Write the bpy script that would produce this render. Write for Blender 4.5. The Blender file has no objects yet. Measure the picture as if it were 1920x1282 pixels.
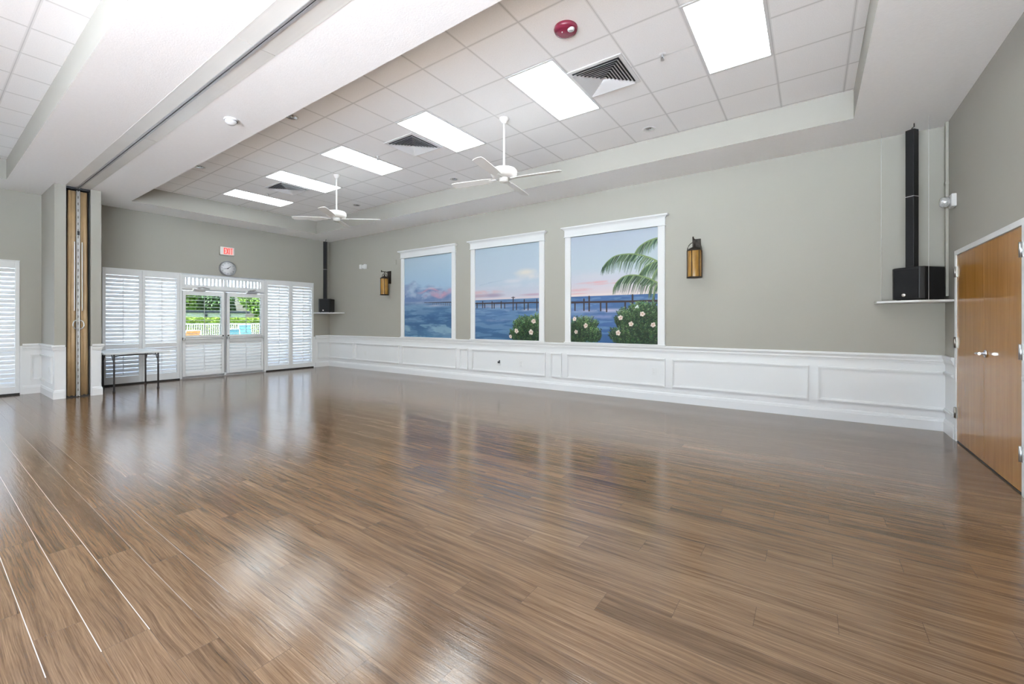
import bpy, bmesh, math, random
import numpy as np
from math import sin, cos, pi, radians as RAD
from mathutils import Vector, Matrix

SC = bpy.context.scene
COL = SC.collection
random.seed(7)

# ------------------------------------------------------------------ camera
EYE = 1.31
YAW = 0.61415
cam_d = bpy.data.cameras.new('camera')
cam_d.sensor_width = 36.0
cam_d.lens = 36.0 * 795.67 / 1920.0
cam_d.shift_y = -39.0 / 1920.0
cam_d.clip_start = 0.05
cam_d.clip_end = 500
cam = bpy.data.objects.new('camera', cam_d)
COL.objects.link(cam)
cam.location = (0, 0, EYE)
cam.rotation_euler = (pi / 2, 0, YAW)
SC.camera = cam

# ------------------------------------------------------------------ sky, sun, exposure
W = bpy.data.worlds.new('sky')
SC.world = W
W.use_nodes = True
wn, wl = W.node_tree.nodes, W.node_tree.links
wn.clear()
wo = wn.new('ShaderNodeOutputWorld')
bg = wn.new('ShaderNodeBackground')
sk = wn.new('ShaderNodeTexSky')
sk.sky_type = 'NISHITA'
sk.sun_disc = False
sk.sun_elevation = RAD(60)
sk.sun_rotation = RAD(120)
sk.air_density = 1.0
sk.dust_density = 2.0
bg.inputs[1].default_value = 0.74
wl.new(sk.outputs[0], bg.inputs[0])
wl.new(bg.outputs[0], wo.inputs[0])

sun_d = bpy.data.lights.new('sun', 'SUN')
sun_d.energy = 72.0
sun_d.angle = RAD(0.6)
sun_d.color = (0.95, 0.98, 1.0)
sun = bpy.data.objects.new('sun', sun_d)
COL.objects.link(sun)
sun.rotation_euler = (RAD(46), 0, RAD(8))      # midday sun from behind the camera, falling in through openings added in unseen walls

PANEL_L = 5.0          # radiance of the troffer lenses as seen
PANEL_W = 5.0         # downward output of each troffer's tubes, watts
SC.view_settings.view_transform = 'Standard'
SC.view_settings.look = 'None'
SC.view_settings.exposure = 1.08
SC.view_settings.gamma = 1.0
SC.view_settings.use_curve_mapping = False
SC.cycles.max_bounces = 14
SC.cycles.diffuse_bounces = 8
SC.cycles.glossy_bounces = 4
SC.cycles.transparent_max_bounces = 12
SC.cycles.sample_clamp_indirect = 6.0
SC.cycles.use_denoising = True

# ------------------------------------------------------------------ room dimensions
XL, XR = -11.565, 1.302          # window wall, oak door wall
YB, YF = 7.092, -3.73            # mural wall, wall behind the camera
SOF, TRAY = 3.627, 3.955         # soffit height, tray height
T1 = (-10.735, 0.397, 2.462, 6.215)
T2 = (-10.765, 0.397, -2.84, 0.907)
RAIL = 0.905

# ------------------------------------------------------------------ material helpers
def lin(c):
    return tuple(((v / 255.0) / 12.92 if v / 255.0 <= 0.04045 else ((v / 255.0 + 0.055) / 1.055) ** 2.4) for v in c)

class NT:
    def __init__(s, name):
        s.m = bpy.data.materials.new(name)
        s.m.use_nodes = True
        s.t = s.m.node_tree
        s.b = s.t.nodes['Principled BSDF']
    def n(s, typ, **kw):
        nd = s.t.nodes.new(typ)
        for k, v in kw.items():
            setattr(nd, k, v)
        return nd
    def set(s, sock, v):
        if isinstance(v, bpy.types.NodeSocket):
            s.t.links.new(v, sock)
        else:
            sock.default_value = v
    def math(s, op, a, b=None, c=None, clamp=False):
        nd = s.n('ShaderNodeMath', operation=op, use_clamp=clamp)
        s.set(nd.inputs[0], a)
        if b is not None: s.set(nd.inputs[1], b)
        if c is not None: s.set(nd.inputs[2], c)
        return nd.outputs[0]
    def pos(s):
        g = s.n('ShaderNodeNewGeometry')
        x = s.n('ShaderNodeSeparateXYZ')
        s.t.links.new(g.outputs['Position'], x.inputs[0])
        return g.outputs['Position'], x.outputs[0], x.outputs[1], x.outputs[2]
    def vec(s, x, y, z):
        nd = s.n('ShaderNodeCombineXYZ')
        s.set(nd.inputs[0], x); s.set(nd.inputs[1], y); s.set(nd.inputs[2], z)
        return nd.outputs[0]
    def noise(s, v, scale, detail=3.0, rough=0.5, dist=0.0):
        nd = s.n('ShaderNodeTexNoise')
        s.set(nd.inputs['Vector'], v)
        nd.inputs['Scale'].default_value = scale
        nd.inputs['Detail'].default_value = detail
        nd.inputs['Roughness'].default_value = rough
        nd.inputs['Distortion'].default_value = dist
        return nd.outputs[0]
    def ramp(s, f, stops):
        nd = s.n('ShaderNodeValToRGB')
        s.set(nd.inputs[0], f)
        el = nd.color_ramp.elements
        while len(el) < len(stops): el.new(0.5)
        for e, (p, c) in zip(el, stops):
            e.position = p
            e.color = (*c, 1)
        return nd.outputs[0]
    def mix(s, f, a, b, blend='MIX'):
        nd = s.n('ShaderNodeMix', data_type='RGBA', blend_type=blend)
        s.set(nd.inputs[0], f)
        s.set(nd.inputs[6], a if isinstance(a, bpy.types.NodeSocket) else (*a, 1))
        s.set(nd.inputs[7], b if isinstance(b, bpy.types.NodeSocket) else (*b, 1))
        return nd.outputs[2]
    def bump(s, h, strength, dist):
        nd = s.n('ShaderNodeBump')
        nd.inputs['Strength'].default_value = strength
        nd.inputs['Distance'].default_value = dist
        s.set(nd.inputs['Height'], h)
        s.t.links.new(nd.outputs[0], s.b.inputs['Normal'])
    def base(s, c): s.set(s.b.inputs['Base Color'], c if isinstance(c, bpy.types.NodeSocket) else (*c, 1))
    def rough(s, r): s.set(s.b.inputs['Roughness'], r)

def plain(name, c, rough=0.5, metal=0.0, spec=0.5, var=0.06, vscale=6.0, bump=0.0, bscale=60.0, emit=None, est=0.0):
    k = NT(name)
    p, x, y, z = k.pos()
    f = k.noise(p, vscale, 3)
    k.base(k.ramp(f, [(0.3, tuple(v * (1 - var) for v in c)), (0.7, tuple(min(1, v * (1 + var)) for v in c))]))
    k.rough(rough)
    k.b.inputs['Metallic'].default_value = metal
    k.b.inputs['Specular IOR Level'].default_value = spec
    if bump: k.bump(k.noise(p, bscale, 4), bump, 0.003)
    if emit:
        k.b.inputs['Emission Color'].default_value = (*emit, 1)
        k.b.inputs['Emission Strength'].default_value = est
    return k.m

M = {}
M['paint'] = plain('greige_paint', (0.335, 0.318, 0.280), 0.6, var=0.012, vscale=1.2, bump=0.06, bscale=220, spec=0.3)
M['white'] = plain('white_semigloss', (0.74, 0.742, 0.75), 0.35, var=0.008, vscale=1.0, spec=0.4)
M['louver'] = plain('shutter_white', (0.75, 0.75, 0.755), 0.4, var=0.008, vscale=1.0, spec=0.4)
M['soffit'] = plain('textured_plaster', (0.93, 0.93, 0.93), 0.85, var=0.012, vscale=30, bump=0.5, bscale=70, spec=0.2)
M['alu'] = plain('brushed_aluminium', (0.62, 0.62, 0.63), 0.32, 1.0, var=0.05)
M['steel'] = plain('satin_steel', (0.55, 0.55, 0.56), 0.3, 1.0, var=0.06)
M['dsteel'] = plain('aged_hinge_steel', (0.30, 0.28, 0.26), 0.35, 1.0, var=0.15, vscale=30)
M['plate'] = plain('painted_track_plate', (0.70, 0.69, 0.66), 0.28, var=0.05, vscale=1.3, spec=0.6)
M['rail'] = plain('track_rail_grey', (0.50, 0.50, 0.51), 0.35, 0.6)
M['dark'] = plain('dark_gap', (0.02, 0.02, 0.022), 0.7)
M['black'] = plain('speaker_black', (0.008, 0.008, 0.009), 0.45, spec=0.35, bump=0.15, bscale=400)
M['grille'] = plain('speaker_grille', (0.006, 0.006, 0.007), 0.6, spec=0.3, bump=0.3, bscale=600)
M['tan'] = plain('tan_vinyl', (0.34, 0.225, 0.115), 0.5, var=0.10, vscale=5, bump=0.12, bscale=150)
M['bronze'] = plain('dark_bronze', (0.028, 0.020, 0.015), 0.45, 0.4, var=0.3, vscale=40)
M['fanwhite'] = plain('fan_enamel', (0.80, 0.78, 0.75), 0.3, var=0.01)
M['red'] = plain('alarm_red', (0.20, 0.018, 0.045), 0.25, var=0.02)
M['letters'] = plain('exit_red', (0.75, 0.05, 0.04), 0.4, emit=(1, 0.10, 0.08), est=0.35)
M['exitface'] = plain('exit_face', (0.78, 0.76, 0.74), 0.4)
M['exitpink'] = plain('exit_glow', (0.80, 0.50, 0.47), 0.4, emit=(1, 0.3, 0.25), est=0.15)
M['ink'] = plain('black_ink', (0.03, 0.03, 0.035), 0.5)
M['clockface'] = plain('clock_face', (0.74, 0.74, 0.76), 0.4)
M['rim'] = plain('clock_rim', (0.32, 0.32, 0.33), 0.3, 0.8)
M['tabletop'] = plain('table_plastic', (0.62, 0.63, 0.64), 0.45, var=0.03)
M['tablesteel'] = plain('grey_table_steel', (0.085, 0.085, 0.09), 0.4, 0.5)
M['chrome'] = plain('chrome', (0.75, 0.75, 0.76), 0.12, 1.0)
M['vent'] = plain('vent_enamel', (0.70, 0.70, 0.70), 0.4, var=0.02)
M['plastic'] = plain('white_plastic', (0.72, 0.72, 0.72), 0.35, var=0.01)
M['badge'] = plain('silver_badge', (0.72, 0.66, 0.64), 0.3, 0.6)
M['lensglass'] = plain('strobe_lens', (0.72, 0.73, 0.74), 0.12, 0.5, var=0.3, vscale=120)
M['conc'] = plain('pool_deck', (0.65, 0.73, 0.81), 0.8, var=0.08, vscale=2)
M['lawn'] = plain('lawn', (0.10, 0.19, 0.04), 0.9, var=0.3, vscale=1.5)
M['fence'] = plain('white_fence_paint', (0.80, 0.80, 0.78), 0.45, var=0.02)
M['leafA'] = plain('leaf_green', (0.13, 0.24, 0.035), 0.6, var=0.45, vscale=1.5)
M['leafB'] = plain('leaf_dark_green', (0.05, 0.125, 0.028), 0.6, var=0.4, vscale=1.5)
M['leafH'] = plain('hedge_green', (0.20, 0.30, 0.035), 0.6, var=0.35, vscale=3)
M['bark'] = plain('bark', (0.10, 0.07, 0.05), 0.9, var=0.2, vscale=12)
M['teal'] = plain('teal_sling', (0.17, 0.42, 0.45), 0.6, var=0.05)
M['orange'] = plain('orange_sling', (0.62, 0.25, 0.06), 0.6, var=0.05)
M['pavwall'] = plain('pale_lilac_render', (0.85, 0.85, 0.92), 0.7, var=0.04)
M['pavroof'] = plain('slate_roof', (0.05, 0.06, 0.09), 0.7, var=0.2)

def mk_lens():
    k = NT('troffer_lens')
    p, x, y, z = k.pos()
    k.base((0.9, 0.9, 0.9))
    f = k.noise(p, 40, 2)
    k.set(k.b.inputs['Emission Color'], k.ramp(f, [(0, (0.86, 0.96, 1.0)), (1, (0.88, 0.97, 1.0))]))
    k.b.inputs['Emission Strength'].default_value = PANEL_L
    return k.m
M['lens'] = mk_lens()

def mk_glass(name, tint):
    k = NT(name)
    tr = k.n('ShaderNodeBsdfTransparent'); tr.inputs[0].default_value = (*tint, 1)
    gl = k.n('ShaderNodeBsdfGlossy'); gl.inputs['Roughness'].default_value = 0.02
    fr = k.n('ShaderNodeFresnel'); fr.inputs[0].default_value = 1.45
    mx = k.n('ShaderNodeMixShader')
    k.t.links.new(fr.outputs[0], mx.inputs[0]); k.t.links.new(tr.outputs[0], mx.inputs[1]); k.t.links.new(gl.outputs[0], mx.inputs[2])
    k.t.links.new(mx.outputs[0], k.t.nodes['Material Output'].inputs[0])
    return k.m
M['glass'] = mk_glass('door_glass_added_tint', (0.36, 0.368, 0.364))  # tint added to dim the bright outdoor view

def mk_obscure():
    k = NT('added_frosted_glass')  # frosting added so daylight whitens the gaps between slats
    tl = k.n('ShaderNodeBsdfTranslucent'); tl.inputs[0].default_value = (0.27, 0.273, 0.276, 1)
    gl = k.n('ShaderNodeBsdfGlossy'); gl.inputs['Roughness'].default_value = 0.15
    mx = k.n('ShaderNodeMixShader'); mx.inputs[0].default_value = 0.06
    k.t.links.new(tl.outputs[0], mx.inputs[1]); k.t.links.new(gl.outputs[0], mx.inputs[2])
    k.t.links.new(mx.outputs[0], k.t.nodes['Material Output'].inputs[0])
    return k.m
M['obscure'] = mk_obscure()

def mk_amber():
    k = NT('amber_art_glass')
    p, x, y, z = k.pos()
    f = k.noise(k.vec(k.math('MULTIPLY', x, 6), k.math('MULTIPLY', y, 6), z), 6, 3)
    k.base(k.ramp(f, [(0.3, (0.19, 0.088, 0.010)), (0.7, (0.33, 0.18, 0.032))]))
    k.rough(0.3)
    k.b.inputs['Transmission Weight'].default_value = 0.1
    k.b.inputs['Emission Color'].default_value = (0.9, 0.45, 0.08, 1)
    k.b.inputs['Emission Strength'].default_value = 0.02
    return k.m
M['amber'] = mk_amber()

def mk_oak():
    k = NT('oak_veneer')
    p, x, y, z = k.pos()
    fine = k.noise(k.vec(k.math('MULTIPLY', x, 40), k.math('MULTIPLY', y, 55), k.math('MULTIPLY', z, 1.6)), 3, 5, 0.6)
    big = k.noise(k.vec(0.0, k.math('MULTIPLY', y, 8), k.math('MULTIPLY', z, 0.5)), 2, 3, 0.5, 0.6)
    f = k.math('ADD', k.math('MULTIPLY', fine, 0.45), k.math('MULTIPLY', big, 0.55))
    k.base(k.ramp(f, [(0.3, (0.29, 0.122, 0.022)), (0.5, (0.355, 0.158, 0.031)), (0.7, (0.42, 0.198, 0.045))]))
    k.rough(0.17)
    k.b.inputs['Specular IOR Level'].default_value = 0.4
    k.bump(fine, 0.03, 0.001)
    return k.m
M['oak'] = mk_oak()

def mk_floor():
    k = NT('oak_plank_floor')
    p, x, y, z = k.pos()
    ry = k.math('DIVIDE', k.math('SUBTRACT', y, 0.287), 0.15)
    row = k.math('FLOOR', ry)
    fy = k.math('FRACT', ry)
    xx = k.math('DIVIDE', k.math('SUBTRACT', k.math('ADD', x, 2.305), k.math('MULTIPLY', k.math('SUBTRACT', row, 1.0), 0.3)), 1.2)
    col = k.math('FLOOR', xx)
    fx = k.math('FRACT', xx)
    wn_ = k.n('ShaderNodeTexWhiteNoise', noise_dimensions='2D')
    k.set(wn_.inputs['Vector'], k.vec(row, col, 0.0))
    rnd = wn_.outputs['Value']
    sh = k.math('MULTIPLY', rnd, 40.0)
    # figure and grain run along the plank (world X)
    warp = k.noise(k.vec(k.math('MULTIPLY', x, 1.0), k.math('MULTIPLY', y, 4.0), sh), 1.5, 2, 0.5)
    yw = k.math('ADD', y, k.math('MULTIPLY', k.math('SUBTRACT', warp, 0.5), 0.045))
    g1 = k.noise(k.vec(k.math('MULTIPLY', x, 0.9), k.math('MULTIPLY', yw, 30.0), sh), 1.5, 5, 0.65)
    g2 = k.noise(k.vec(k.math('MULTIPLY', x, 3.0), k.math('MULTIPLY', yw, 170.0), sh), 1.4, 4, 0.65)
    g3 = k.noise(k.vec(k.math('MULTIPLY', x, 0.8), k.math('MULTIPLY', yw, 6.0), sh), 1.3, 3, 0.5)
    f = k.math('ADD', k.math('ADD', k.math('MULTIPLY', g1, 0.34), k.math('MULTIPLY', g2, 0.44)), k.math('MULTIPLY', g3, 0.22))
    f = k.math('ADD', f, k.math('MULTIPLY', k.math('SUBTRACT', rnd, 0.5), 0.05))
    c = k.ramp(f, [(0.34, (0.042, 0.023, 0.012)), (0.44, (0.100, 0.058, 0.031)), (0.52, (0.147, 0.089, 0.050)), (0.63, (0.220, 0.142, 0.085))])
    # darker mineral streaks
    st_ = k.noise(k.vec(k.math('MULTIPLY', x, 0.55), k.math('MULTIPLY', yw, 13.0), k.math('ADD', sh, 9.0)), 1.4, 4, 0.6)
    c = k.mix(k.math('MULTIPLY', k.math('SUBTRACT', st_, 0.56, None, True), 5.0, None, True), c, (0.062, 0.034, 0.018))
    # dark seams
    ey = k.math('MINIMUM', fy, k.math('SUBTRACT', 1.0, fy))
    ex = k.math('MINIMUM', fx, k.math('SUBTRACT', 1.0, fx))
    sy = k.math('LESS_THAN', ey, 0.006)
    sx = k.math('LESS_THAN', ex, 0.0010)
    seam = k.math('MAXIMUM', sy, sx)
    c = k.mix(k.math('MULTIPLY', seam, 0.6), c, (0.05, 0.032, 0.022))
    # window reflections painted as pale lines on plank joints, ending at the plank ends by x = -2.3
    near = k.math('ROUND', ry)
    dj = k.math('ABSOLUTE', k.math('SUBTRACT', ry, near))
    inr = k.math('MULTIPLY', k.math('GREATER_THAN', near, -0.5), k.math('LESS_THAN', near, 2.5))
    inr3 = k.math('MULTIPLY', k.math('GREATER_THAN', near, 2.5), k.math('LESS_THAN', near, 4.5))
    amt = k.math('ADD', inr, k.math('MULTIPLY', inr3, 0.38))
    glint = k.math('MULTIPLY', k.math('MULTIPLY', k.math('LESS_THAN', dj, 0.010), k.math('LESS_THAN', x, -2.30)), amt)
    c = k.mix(k.math('MULTIPLY', glint, 0.8), c, (0.62, 0.56, 0.53))
    k.base(c)
    k.rough(k.math('ADD', 0.045, k.math('MULTIPLY', g1, 0.07)))
    k.b.inputs['Specular IOR Level'].default_value = 0.58
    gr = k.noise(k.vec(k.math('MULTIPLY', x, 2.0), k.math('MULTIPLY', yw, 42.0), sh), 1.6, 3, 0.55)
    h = k.math('SUBTRACT', k.math('ADD', k.math('MULTIPLY', gr, 0.5), k.math('MULTIPLY', g2, 0.25)), k.math('MULTIPLY', seam, 0.25))
    k.bump(h, 0.24, 0.0045)
    return k.m
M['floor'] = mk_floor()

def mk_tiles(name, x0, px, y0, py):
    k = NT(name)
    p, x, y, z = k.pos()
    def edge(v, o, pitch):
        fr = k.math('FRACT', k.math('DIVIDE', k.math('SUBTRACT', v, o), pitch))
        return k.math('MULTIPLY', k.math('MINIMUM', fr, k.math('SUBTRACT', 1.0, fr)), pitch)
    e = k.math('MINIMUM', edge(x, x0, px), edge(y, y0, py))
    shadow_line = k.math('LESS_THAN', e, 0.0036)
    bar = k.math('LESS_THAN', e, 0.014)
    sp = k.noise(p, 110, 3)
    c = k.ramp(sp, [(0.35, (0.89, 0.89, 0.89)), (0.6, (0.94, 0.94, 0.94))])
    c = k.mix(bar, c, (0.80, 0.80, 0.795))
    c = k.mix(shadow_line, c, (0.60, 0.60, 0.60))  # shadow around each tile edge painted in as grey
    k.base(c)
    k.rough(0.9)
    k.b.inputs['Specular IOR Level'].default_value = 0.15
    k.bump(k.math('ADD', k.math('MULTIPLY', sp, 0.4), k.math('MULTIPLY', bar, -0.25)), 0.3, 0.003)
    return k.m
M['tiles'] = mk_tiles('acoustic_tiles', -2.12, 0.6065, 3.10, 0.6165)
M['tiles2'] = mk_tiles('acoustic_tiles_far', -2.12, 0.6065, 0.62, 0.6165)

# ------------------------------------------------------------------ mesh helpers
class MB:
    def __init__(s):
        s.v, s.f, s.m, s.sm = [], [], [], []
    def add(s, vs, fs, m=0, smooth=False):
        o = len(s.v)
        s.v += [tuple(q) for q in vs]
        for f in fs:
            s.f.append([i + o for i in f]); s.m.append(m); s.sm.append(smooth)
        return s
    def box(s, x0, x1, y0, y1, z0, z1, m=0):
        x0, x1 = min(x0, x1), max(x0, x1); y0, y1 = min(y0, y1), max(y0, y1); z0, z1 = min(z0, z1), max(z0, z1)
        vs = [(x0, y0, z0), (x1, y0, z0), (x1, y1, z0), (x0, y1, z0), (x0, y0, z1), (x1, y0, z1), (x1, y1, z1), (x0, y1, z1)]
        return s.add(vs, [(3, 2, 1, 0), (4, 5, 6, 7), (0, 1, 5, 4), (1, 2, 6, 5), (2, 3, 7, 6), (3, 0, 4, 7)], m)
    def prism(s, poly, lo, hi, axis='z', m=0, smooth=False):
        n = len(poly)
        def P(a, b, h):
            return {'z': (a, b, h), 'x': (h, a, b), 'y': (a, h, b)}[axis]
        vs = [P(a, b, lo) for a, b in poly] + [P(a, b, hi) for a, b in poly]
        s.add(vs, [tuple(range(n))[::-1], tuple(range(n, 2 * n))], m)
        o = len(s.v) - 2 * n
        for i in range(n):
            j = (i + 1) % n
            s.f.append([o + i, o + j, o + n + j, o + n + i]); s.m.append(m); s.sm.append(smooth)
        return s
    def lathe(s, prof, c=(0, 0, 0), n=24, m=0, smooth=True, axis='z'):
        vs, fs = [], []
        def P(r, a, h):
            u, w = r * cos(a), r * sin(a)
            if axis == 'z': return (c[0] + u, c[1] + w, c[2] + h)
            if axis == 'x': return (c[0] + h, c[1] + u, c[2] + w)
            return (c[0] + u, c[1] + h, c[2] + w)
        for r, h in prof:
            for i in range(n):
                vs.append(P(max(r, 1e-4), 2 * pi * i / n, h))
        for j in range(len(prof) - 1):
            for i in range(n):
                k = (i + 1) % n
                fs.append((j * n + i, j * n + k, (j + 1) * n + k, (j + 1) * n + i))
        return s.add(vs, fs, m, smooth)
    def tube(s, pts, r, n=8, m=0, closed=False):
        pts = [Vector(p) for p in pts]
        L = len(pts)
        rs = r if isinstance(r, (list, tuple)) else [r] * L
        vs, fs = [], []
        for i, p in enumerate(pts):
            if closed: t = pts[(i + 1) % L] - pts[i - 1]
            else: t = pts[min(i + 1, L - 1)] - pts[max(i - 1, 0)]
            t.normalize()
            ref = Vector((0, 0, 1)) if abs(t.z) < 0.9 else Vector((1, 0, 0))
            a = t.cross(ref).normalized(); b = t.cross(a)
            for k in range(n):
                q = p + a * (rs[i] * cos(2 * pi * k / n)) + b * (rs[i] * sin(2 * pi * k / n))
                vs.append(q)
        for i in range(L if closed else L - 1):
            j = (i + 1) % L
            for k in range(n):
                l = (k + 1) % n
                fs.append((i * n + k, i * n + l, j * n + l, j * n + k))
        s.add(vs, fs, m, True)
        if not closed:
            o = len(s.v) - L * n
            s.f.append([o + k for k in range(n)][::-1]); s.m.append(m); s.sm.append(False)
            s.f.append([o + (L - 1) * n + k for k in range(n)]); s.m.append(m); s.sm.append(False)
        return s
    def xf(s, mat):
        s.v = [tuple(mat @ Vector(q)) for q in s.v]
        return s

ORG = {}
def build(name, mb, mats, parent=None, bevel=0.0, local=False, loc=None, rz=0.0, segs=2):
    """mesh object; world coordinates in, stored relative to the parent's (or its own) base point"""
    if not isinstance(mats, (list, tuple)): mats = [mats]
    if parent is not None: org = Vector((0, 0, 0)) if local else ORG[parent.name]
    else: org = Vector(loc) if loc is not None else Vector((0, 0, 0))
    vs = [tuple(Vector(q) - org) for q in mb.v] if not (local and parent is None) else mb.v
    me = bpy.data.meshes.new(name)
    me.from_pydata(vs, [], mb.f)
    for q in mats: me.materials.append(q)
    me.polygons.foreach_set('material_index', mb.m)
    me.polygons.foreach_set('use_smooth', mb.sm)
    me.update()
    bm = bmesh.new(); bm.from_mesh(me)
    bmesh.ops.recalc_face_normals(bm, faces=bm.faces)
    bm.to_mesh(me); bm.free()
    o = bpy.data.objects.new(name, me)
    COL.objects.link(o)
    if parent is not None:
        o.parent = parent
        ORG[o.name] = ORG[parent.name]
    else:
        o.location = org
        o.rotation_euler = (0, 0, rz)
        ORG[o.name] = org
    if bevel:
        b = o.modifiers.new('bevel', 'BEVEL'); b.width = bevel; b.segments = segs; b.limit_method = 'ANGLE'
        b.angle_limit = RAD(40)
    return o

def tag(o, label=None, cat=None, group=None, kind=None):
    if label: o['label'] = label
    if cat: o['category'] = cat
    if group: o['group'] = group
    if kind: o['kind'] = kind
    return o

def thing(name, label, cat, loc, rz=0.0, group=None):
    o = bpy.data.objects.new(name, None)
    COL.objects.link(o)
    o.location = loc
    o.rotation_euler = (0, 0, rz)
    o.empty_display_size = 0.1
    ORG[o.name] = Vector(loc)
    return tag(o, label, cat, group)

def copy_tree(o, loc=None, rz=None, label=None, parent=None):
    c = o.copy(); COL.objects.link(c)
    if parent is not None: c.parent = parent
    if loc is not None: c.location = loc
    if rz is not None: c.rotation_euler = (0, 0, rz)
    if label: c['label'] = label
    for ch in list(o.children):
        if ch.users: copy_tree(ch, parent=c)
    return c

def struct(name, mb, mats, label=None, cat=None, **kw):
    return tag(build(name, mb, mats, **kw), label, cat, None, 'structure')

def text_mb(txt, size, depth=0.0):
    cu = bpy.data.curves.new('t', 'FONT')
    cu.body = txt; cu.size = size; cu.align_x = 'CENTER'; cu.align_y = 'CENTER'; cu.extrude = depth
    o = bpy.data.objects.new('t', cu)
    COL.objects.link(o)
    dg = bpy.context.evaluated_depsgraph_get()
    me = bpy.data.meshes.new_from_object(o.evaluated_get(dg))
    mb = MB()
    mb.add([tuple(v.co) for v in me.vertices], [tuple(p.vertices) for p in me.polygons])
    bpy.data.objects.remove(o); bpy.data.curves.remove(cu); bpy.data.meshes.remove(me)
    return mb

# ------------------------------------------------------------------ shell
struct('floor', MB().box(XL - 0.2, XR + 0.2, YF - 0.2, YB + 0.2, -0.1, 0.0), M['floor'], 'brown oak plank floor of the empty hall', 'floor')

# ceiling: soffit with two raised trays
mb = MB()
def hq(x0, x1, y0, y1, z, m): mb.add([(x0, y0, z), (x1, y0, z), (x1, y1, z), (x0, y1, z)], [(0, 1, 2, 3)], m)
x0, x1 = XL - 0.05, XR + 0.05
hq(x0, x1, T1[3], YB + 0.05, SOF, 0)
hq(x0, T1[0], T1[2], T1[3], SOF, 0); hq(T1[1], x1, T1[2], T1[3], SOF, 0)
hq(x0, x1, T2[3], T1[2], SOF, 0)
hq(x0, T2[0], T2[2], T2[3], SOF, 0); hq(T2[1], x1, T2[2], T2[3], SOF, 0)
hq(x0, x1, YF - 0.05, T2[2], SOF, 0)
for T, mt in ((T1, 2), (T2, 3)):
    a, b, c, d = T
    hq(a, b, c, d, TRAY, mt)
    for p, q in (((a, c), (b, c)), ((b, c), (b, d)), ((b, d), (a, d)), ((a, d), (a, c))):
        mb.add([(p[0], p[1], SOF), (q[0], q[1], SOF), (q[0], q[1], TRAY), (p[0], p[1], TRAY)], [(0, 1, 2, 3)], 1)
me = build('ceiling', mb, [M['soffit'], M['paint'], M['tiles'], M['tiles2']])
tag(me, 'white ceiling with textured soffit and recessed tile trays', 'ceiling', None, 'structure')
struct('roof', MB().box(XL - 0.6, XR + 0.6, YF - 0.6, YB + 0.6, 4.05, 4.3), M['soffit'], 'unseen roof slab added over the hall to keep sunlight out', 'roof')  # added above the ceiling to block sun leaking in

# walls -- lower 0.87 m is white wainscot
def wallbox(mb, x0, x1, y0, y1, z0, z1):
    if z0 < 0.87 < z1:
        mb.box(x0, x1, y0, y1, z0, 0.87, 1); mb.box(x0, x1, y0, y1, 0.87, z1, 0)
    else:
        mb.box(x0, x1, y0, y1, z0, z1, 1 if z1 <= 0.87 else 0)
PW = [M['paint'], M['white']]
mb = MB(); wallbox(mb, XL - 0.2, XR + 0.2, YB, YB + 0.2, 0, 4.0)
struct('wall_back', mb, PW, 'greige wall with white wainscot behind the three murals', 'wall')
mb = MB()
TOPW = 2.392
for y0, y1 in ((YF, -2.0), (1.129, 2.207), (6.611, YB)): wallbox(mb, XL - 0.2, XL, y0, y1, 0, 4.0)
for y0, y1 in ((-2.0, 1.129), (2.207, 6.611)): mb.box(XL - 0.2, XL, y0, y1, TOPW, 4.0, 0)
struct('wall_left', mb, PW, 'greige wall holding the shuttered windows and glazed doors', 'wall')
DY0, DY1, DZ = 4.80, 6.580, 2.030
mb = MB()
wallbox(mb, XR, XR + 0.2, DY1 + 0.04, YB, 0, 4.0)
wallbox(mb, XR, XR + 0.2, YF, -3.5, 0, 4.0)
wallbox(mb, XR, XR + 0.2, -1.0, DY0 - 0.04, 0, 4.0)
mb.box(XR, XR + 0.2, -3.5, -1.0, 2.7, 4.0, 0); wallbox(mb, XR, XR + 0.2, -3.5, -1.0, 0, 0.1)  # opening added out of view to let fill daylight in
mb.box(XR, XR + 0.2, DY0 - 0.04, DY1 + 0.04, DZ + 0.04, 4.0, 0)
struct('wall_right', mb, PW, 'greige wall around the oak double doors', 'wall')
mb = MB()
for q0, q1 in ((XL - 0.2, -3.4), (1.2, XR + 0.2)): wallbox(mb, q0, q1, YF - 0.2, YF, 0, 4.0)
for q0, q1 in ((-3.4, 1.2),):  # opening added behind the camera to bring daylight onto the ceiling
    mb.box(q0, q1, YF - 0.2, YF, 2.7, 4.0, 0); wallbox(mb, q0, q1, YF - 0.2, YF, 0, 0.2)
struct('wall_front', mb, PW, 'greige wall with a wide added daylight opening opposite the murals', 'wall')

# profiles for rail / baseboard / panel moulding, extruded along a wall
RAILP = [(0, 0.80), (0.010, 0.80), (0.013, 0.823), (0.020, 0.828), (0.020, 0.848), (0.030, 0.870), (0.036, 0.878), (0.036, 0.900), (0.030, RAIL), (0, RAIL)]
BASEP = [(0, 0), (0.018, 0), (0.018, 0.112), (0.014, 0.118), (0.014, 0.128), (0.008, 0.146), (0, 0.152)]
def run(mb, prof, a, b, wall, m=0):
    """extrude (out, z) profile along a wall between a and b: wall = ('y', y, dir) faces dir along y, or ('x', x, dir)"""
    ax, v, d = wall
    if ax == 'y': mb.prism([(v + d * o, z) for o, z in prof], a, b, 'x', m)
    else: mb.prism([(v + d * o, z) for o, z in prof], a, b, 'y', m)
def runs(name, prof, segs, label, cat):
    mb = MB()
    for a, b, w in segs: run(mb, prof, a, b, w)
    return struct(name, mb, M['white'], label, cat)
WB, WL, WR, WF = ('y', YB, -1), ('x', XL, 1), ('x', XR, -1), ('y', YF, 1)
PX, PY0, PY1 = -10.36, 1.391, 1.966
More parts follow.
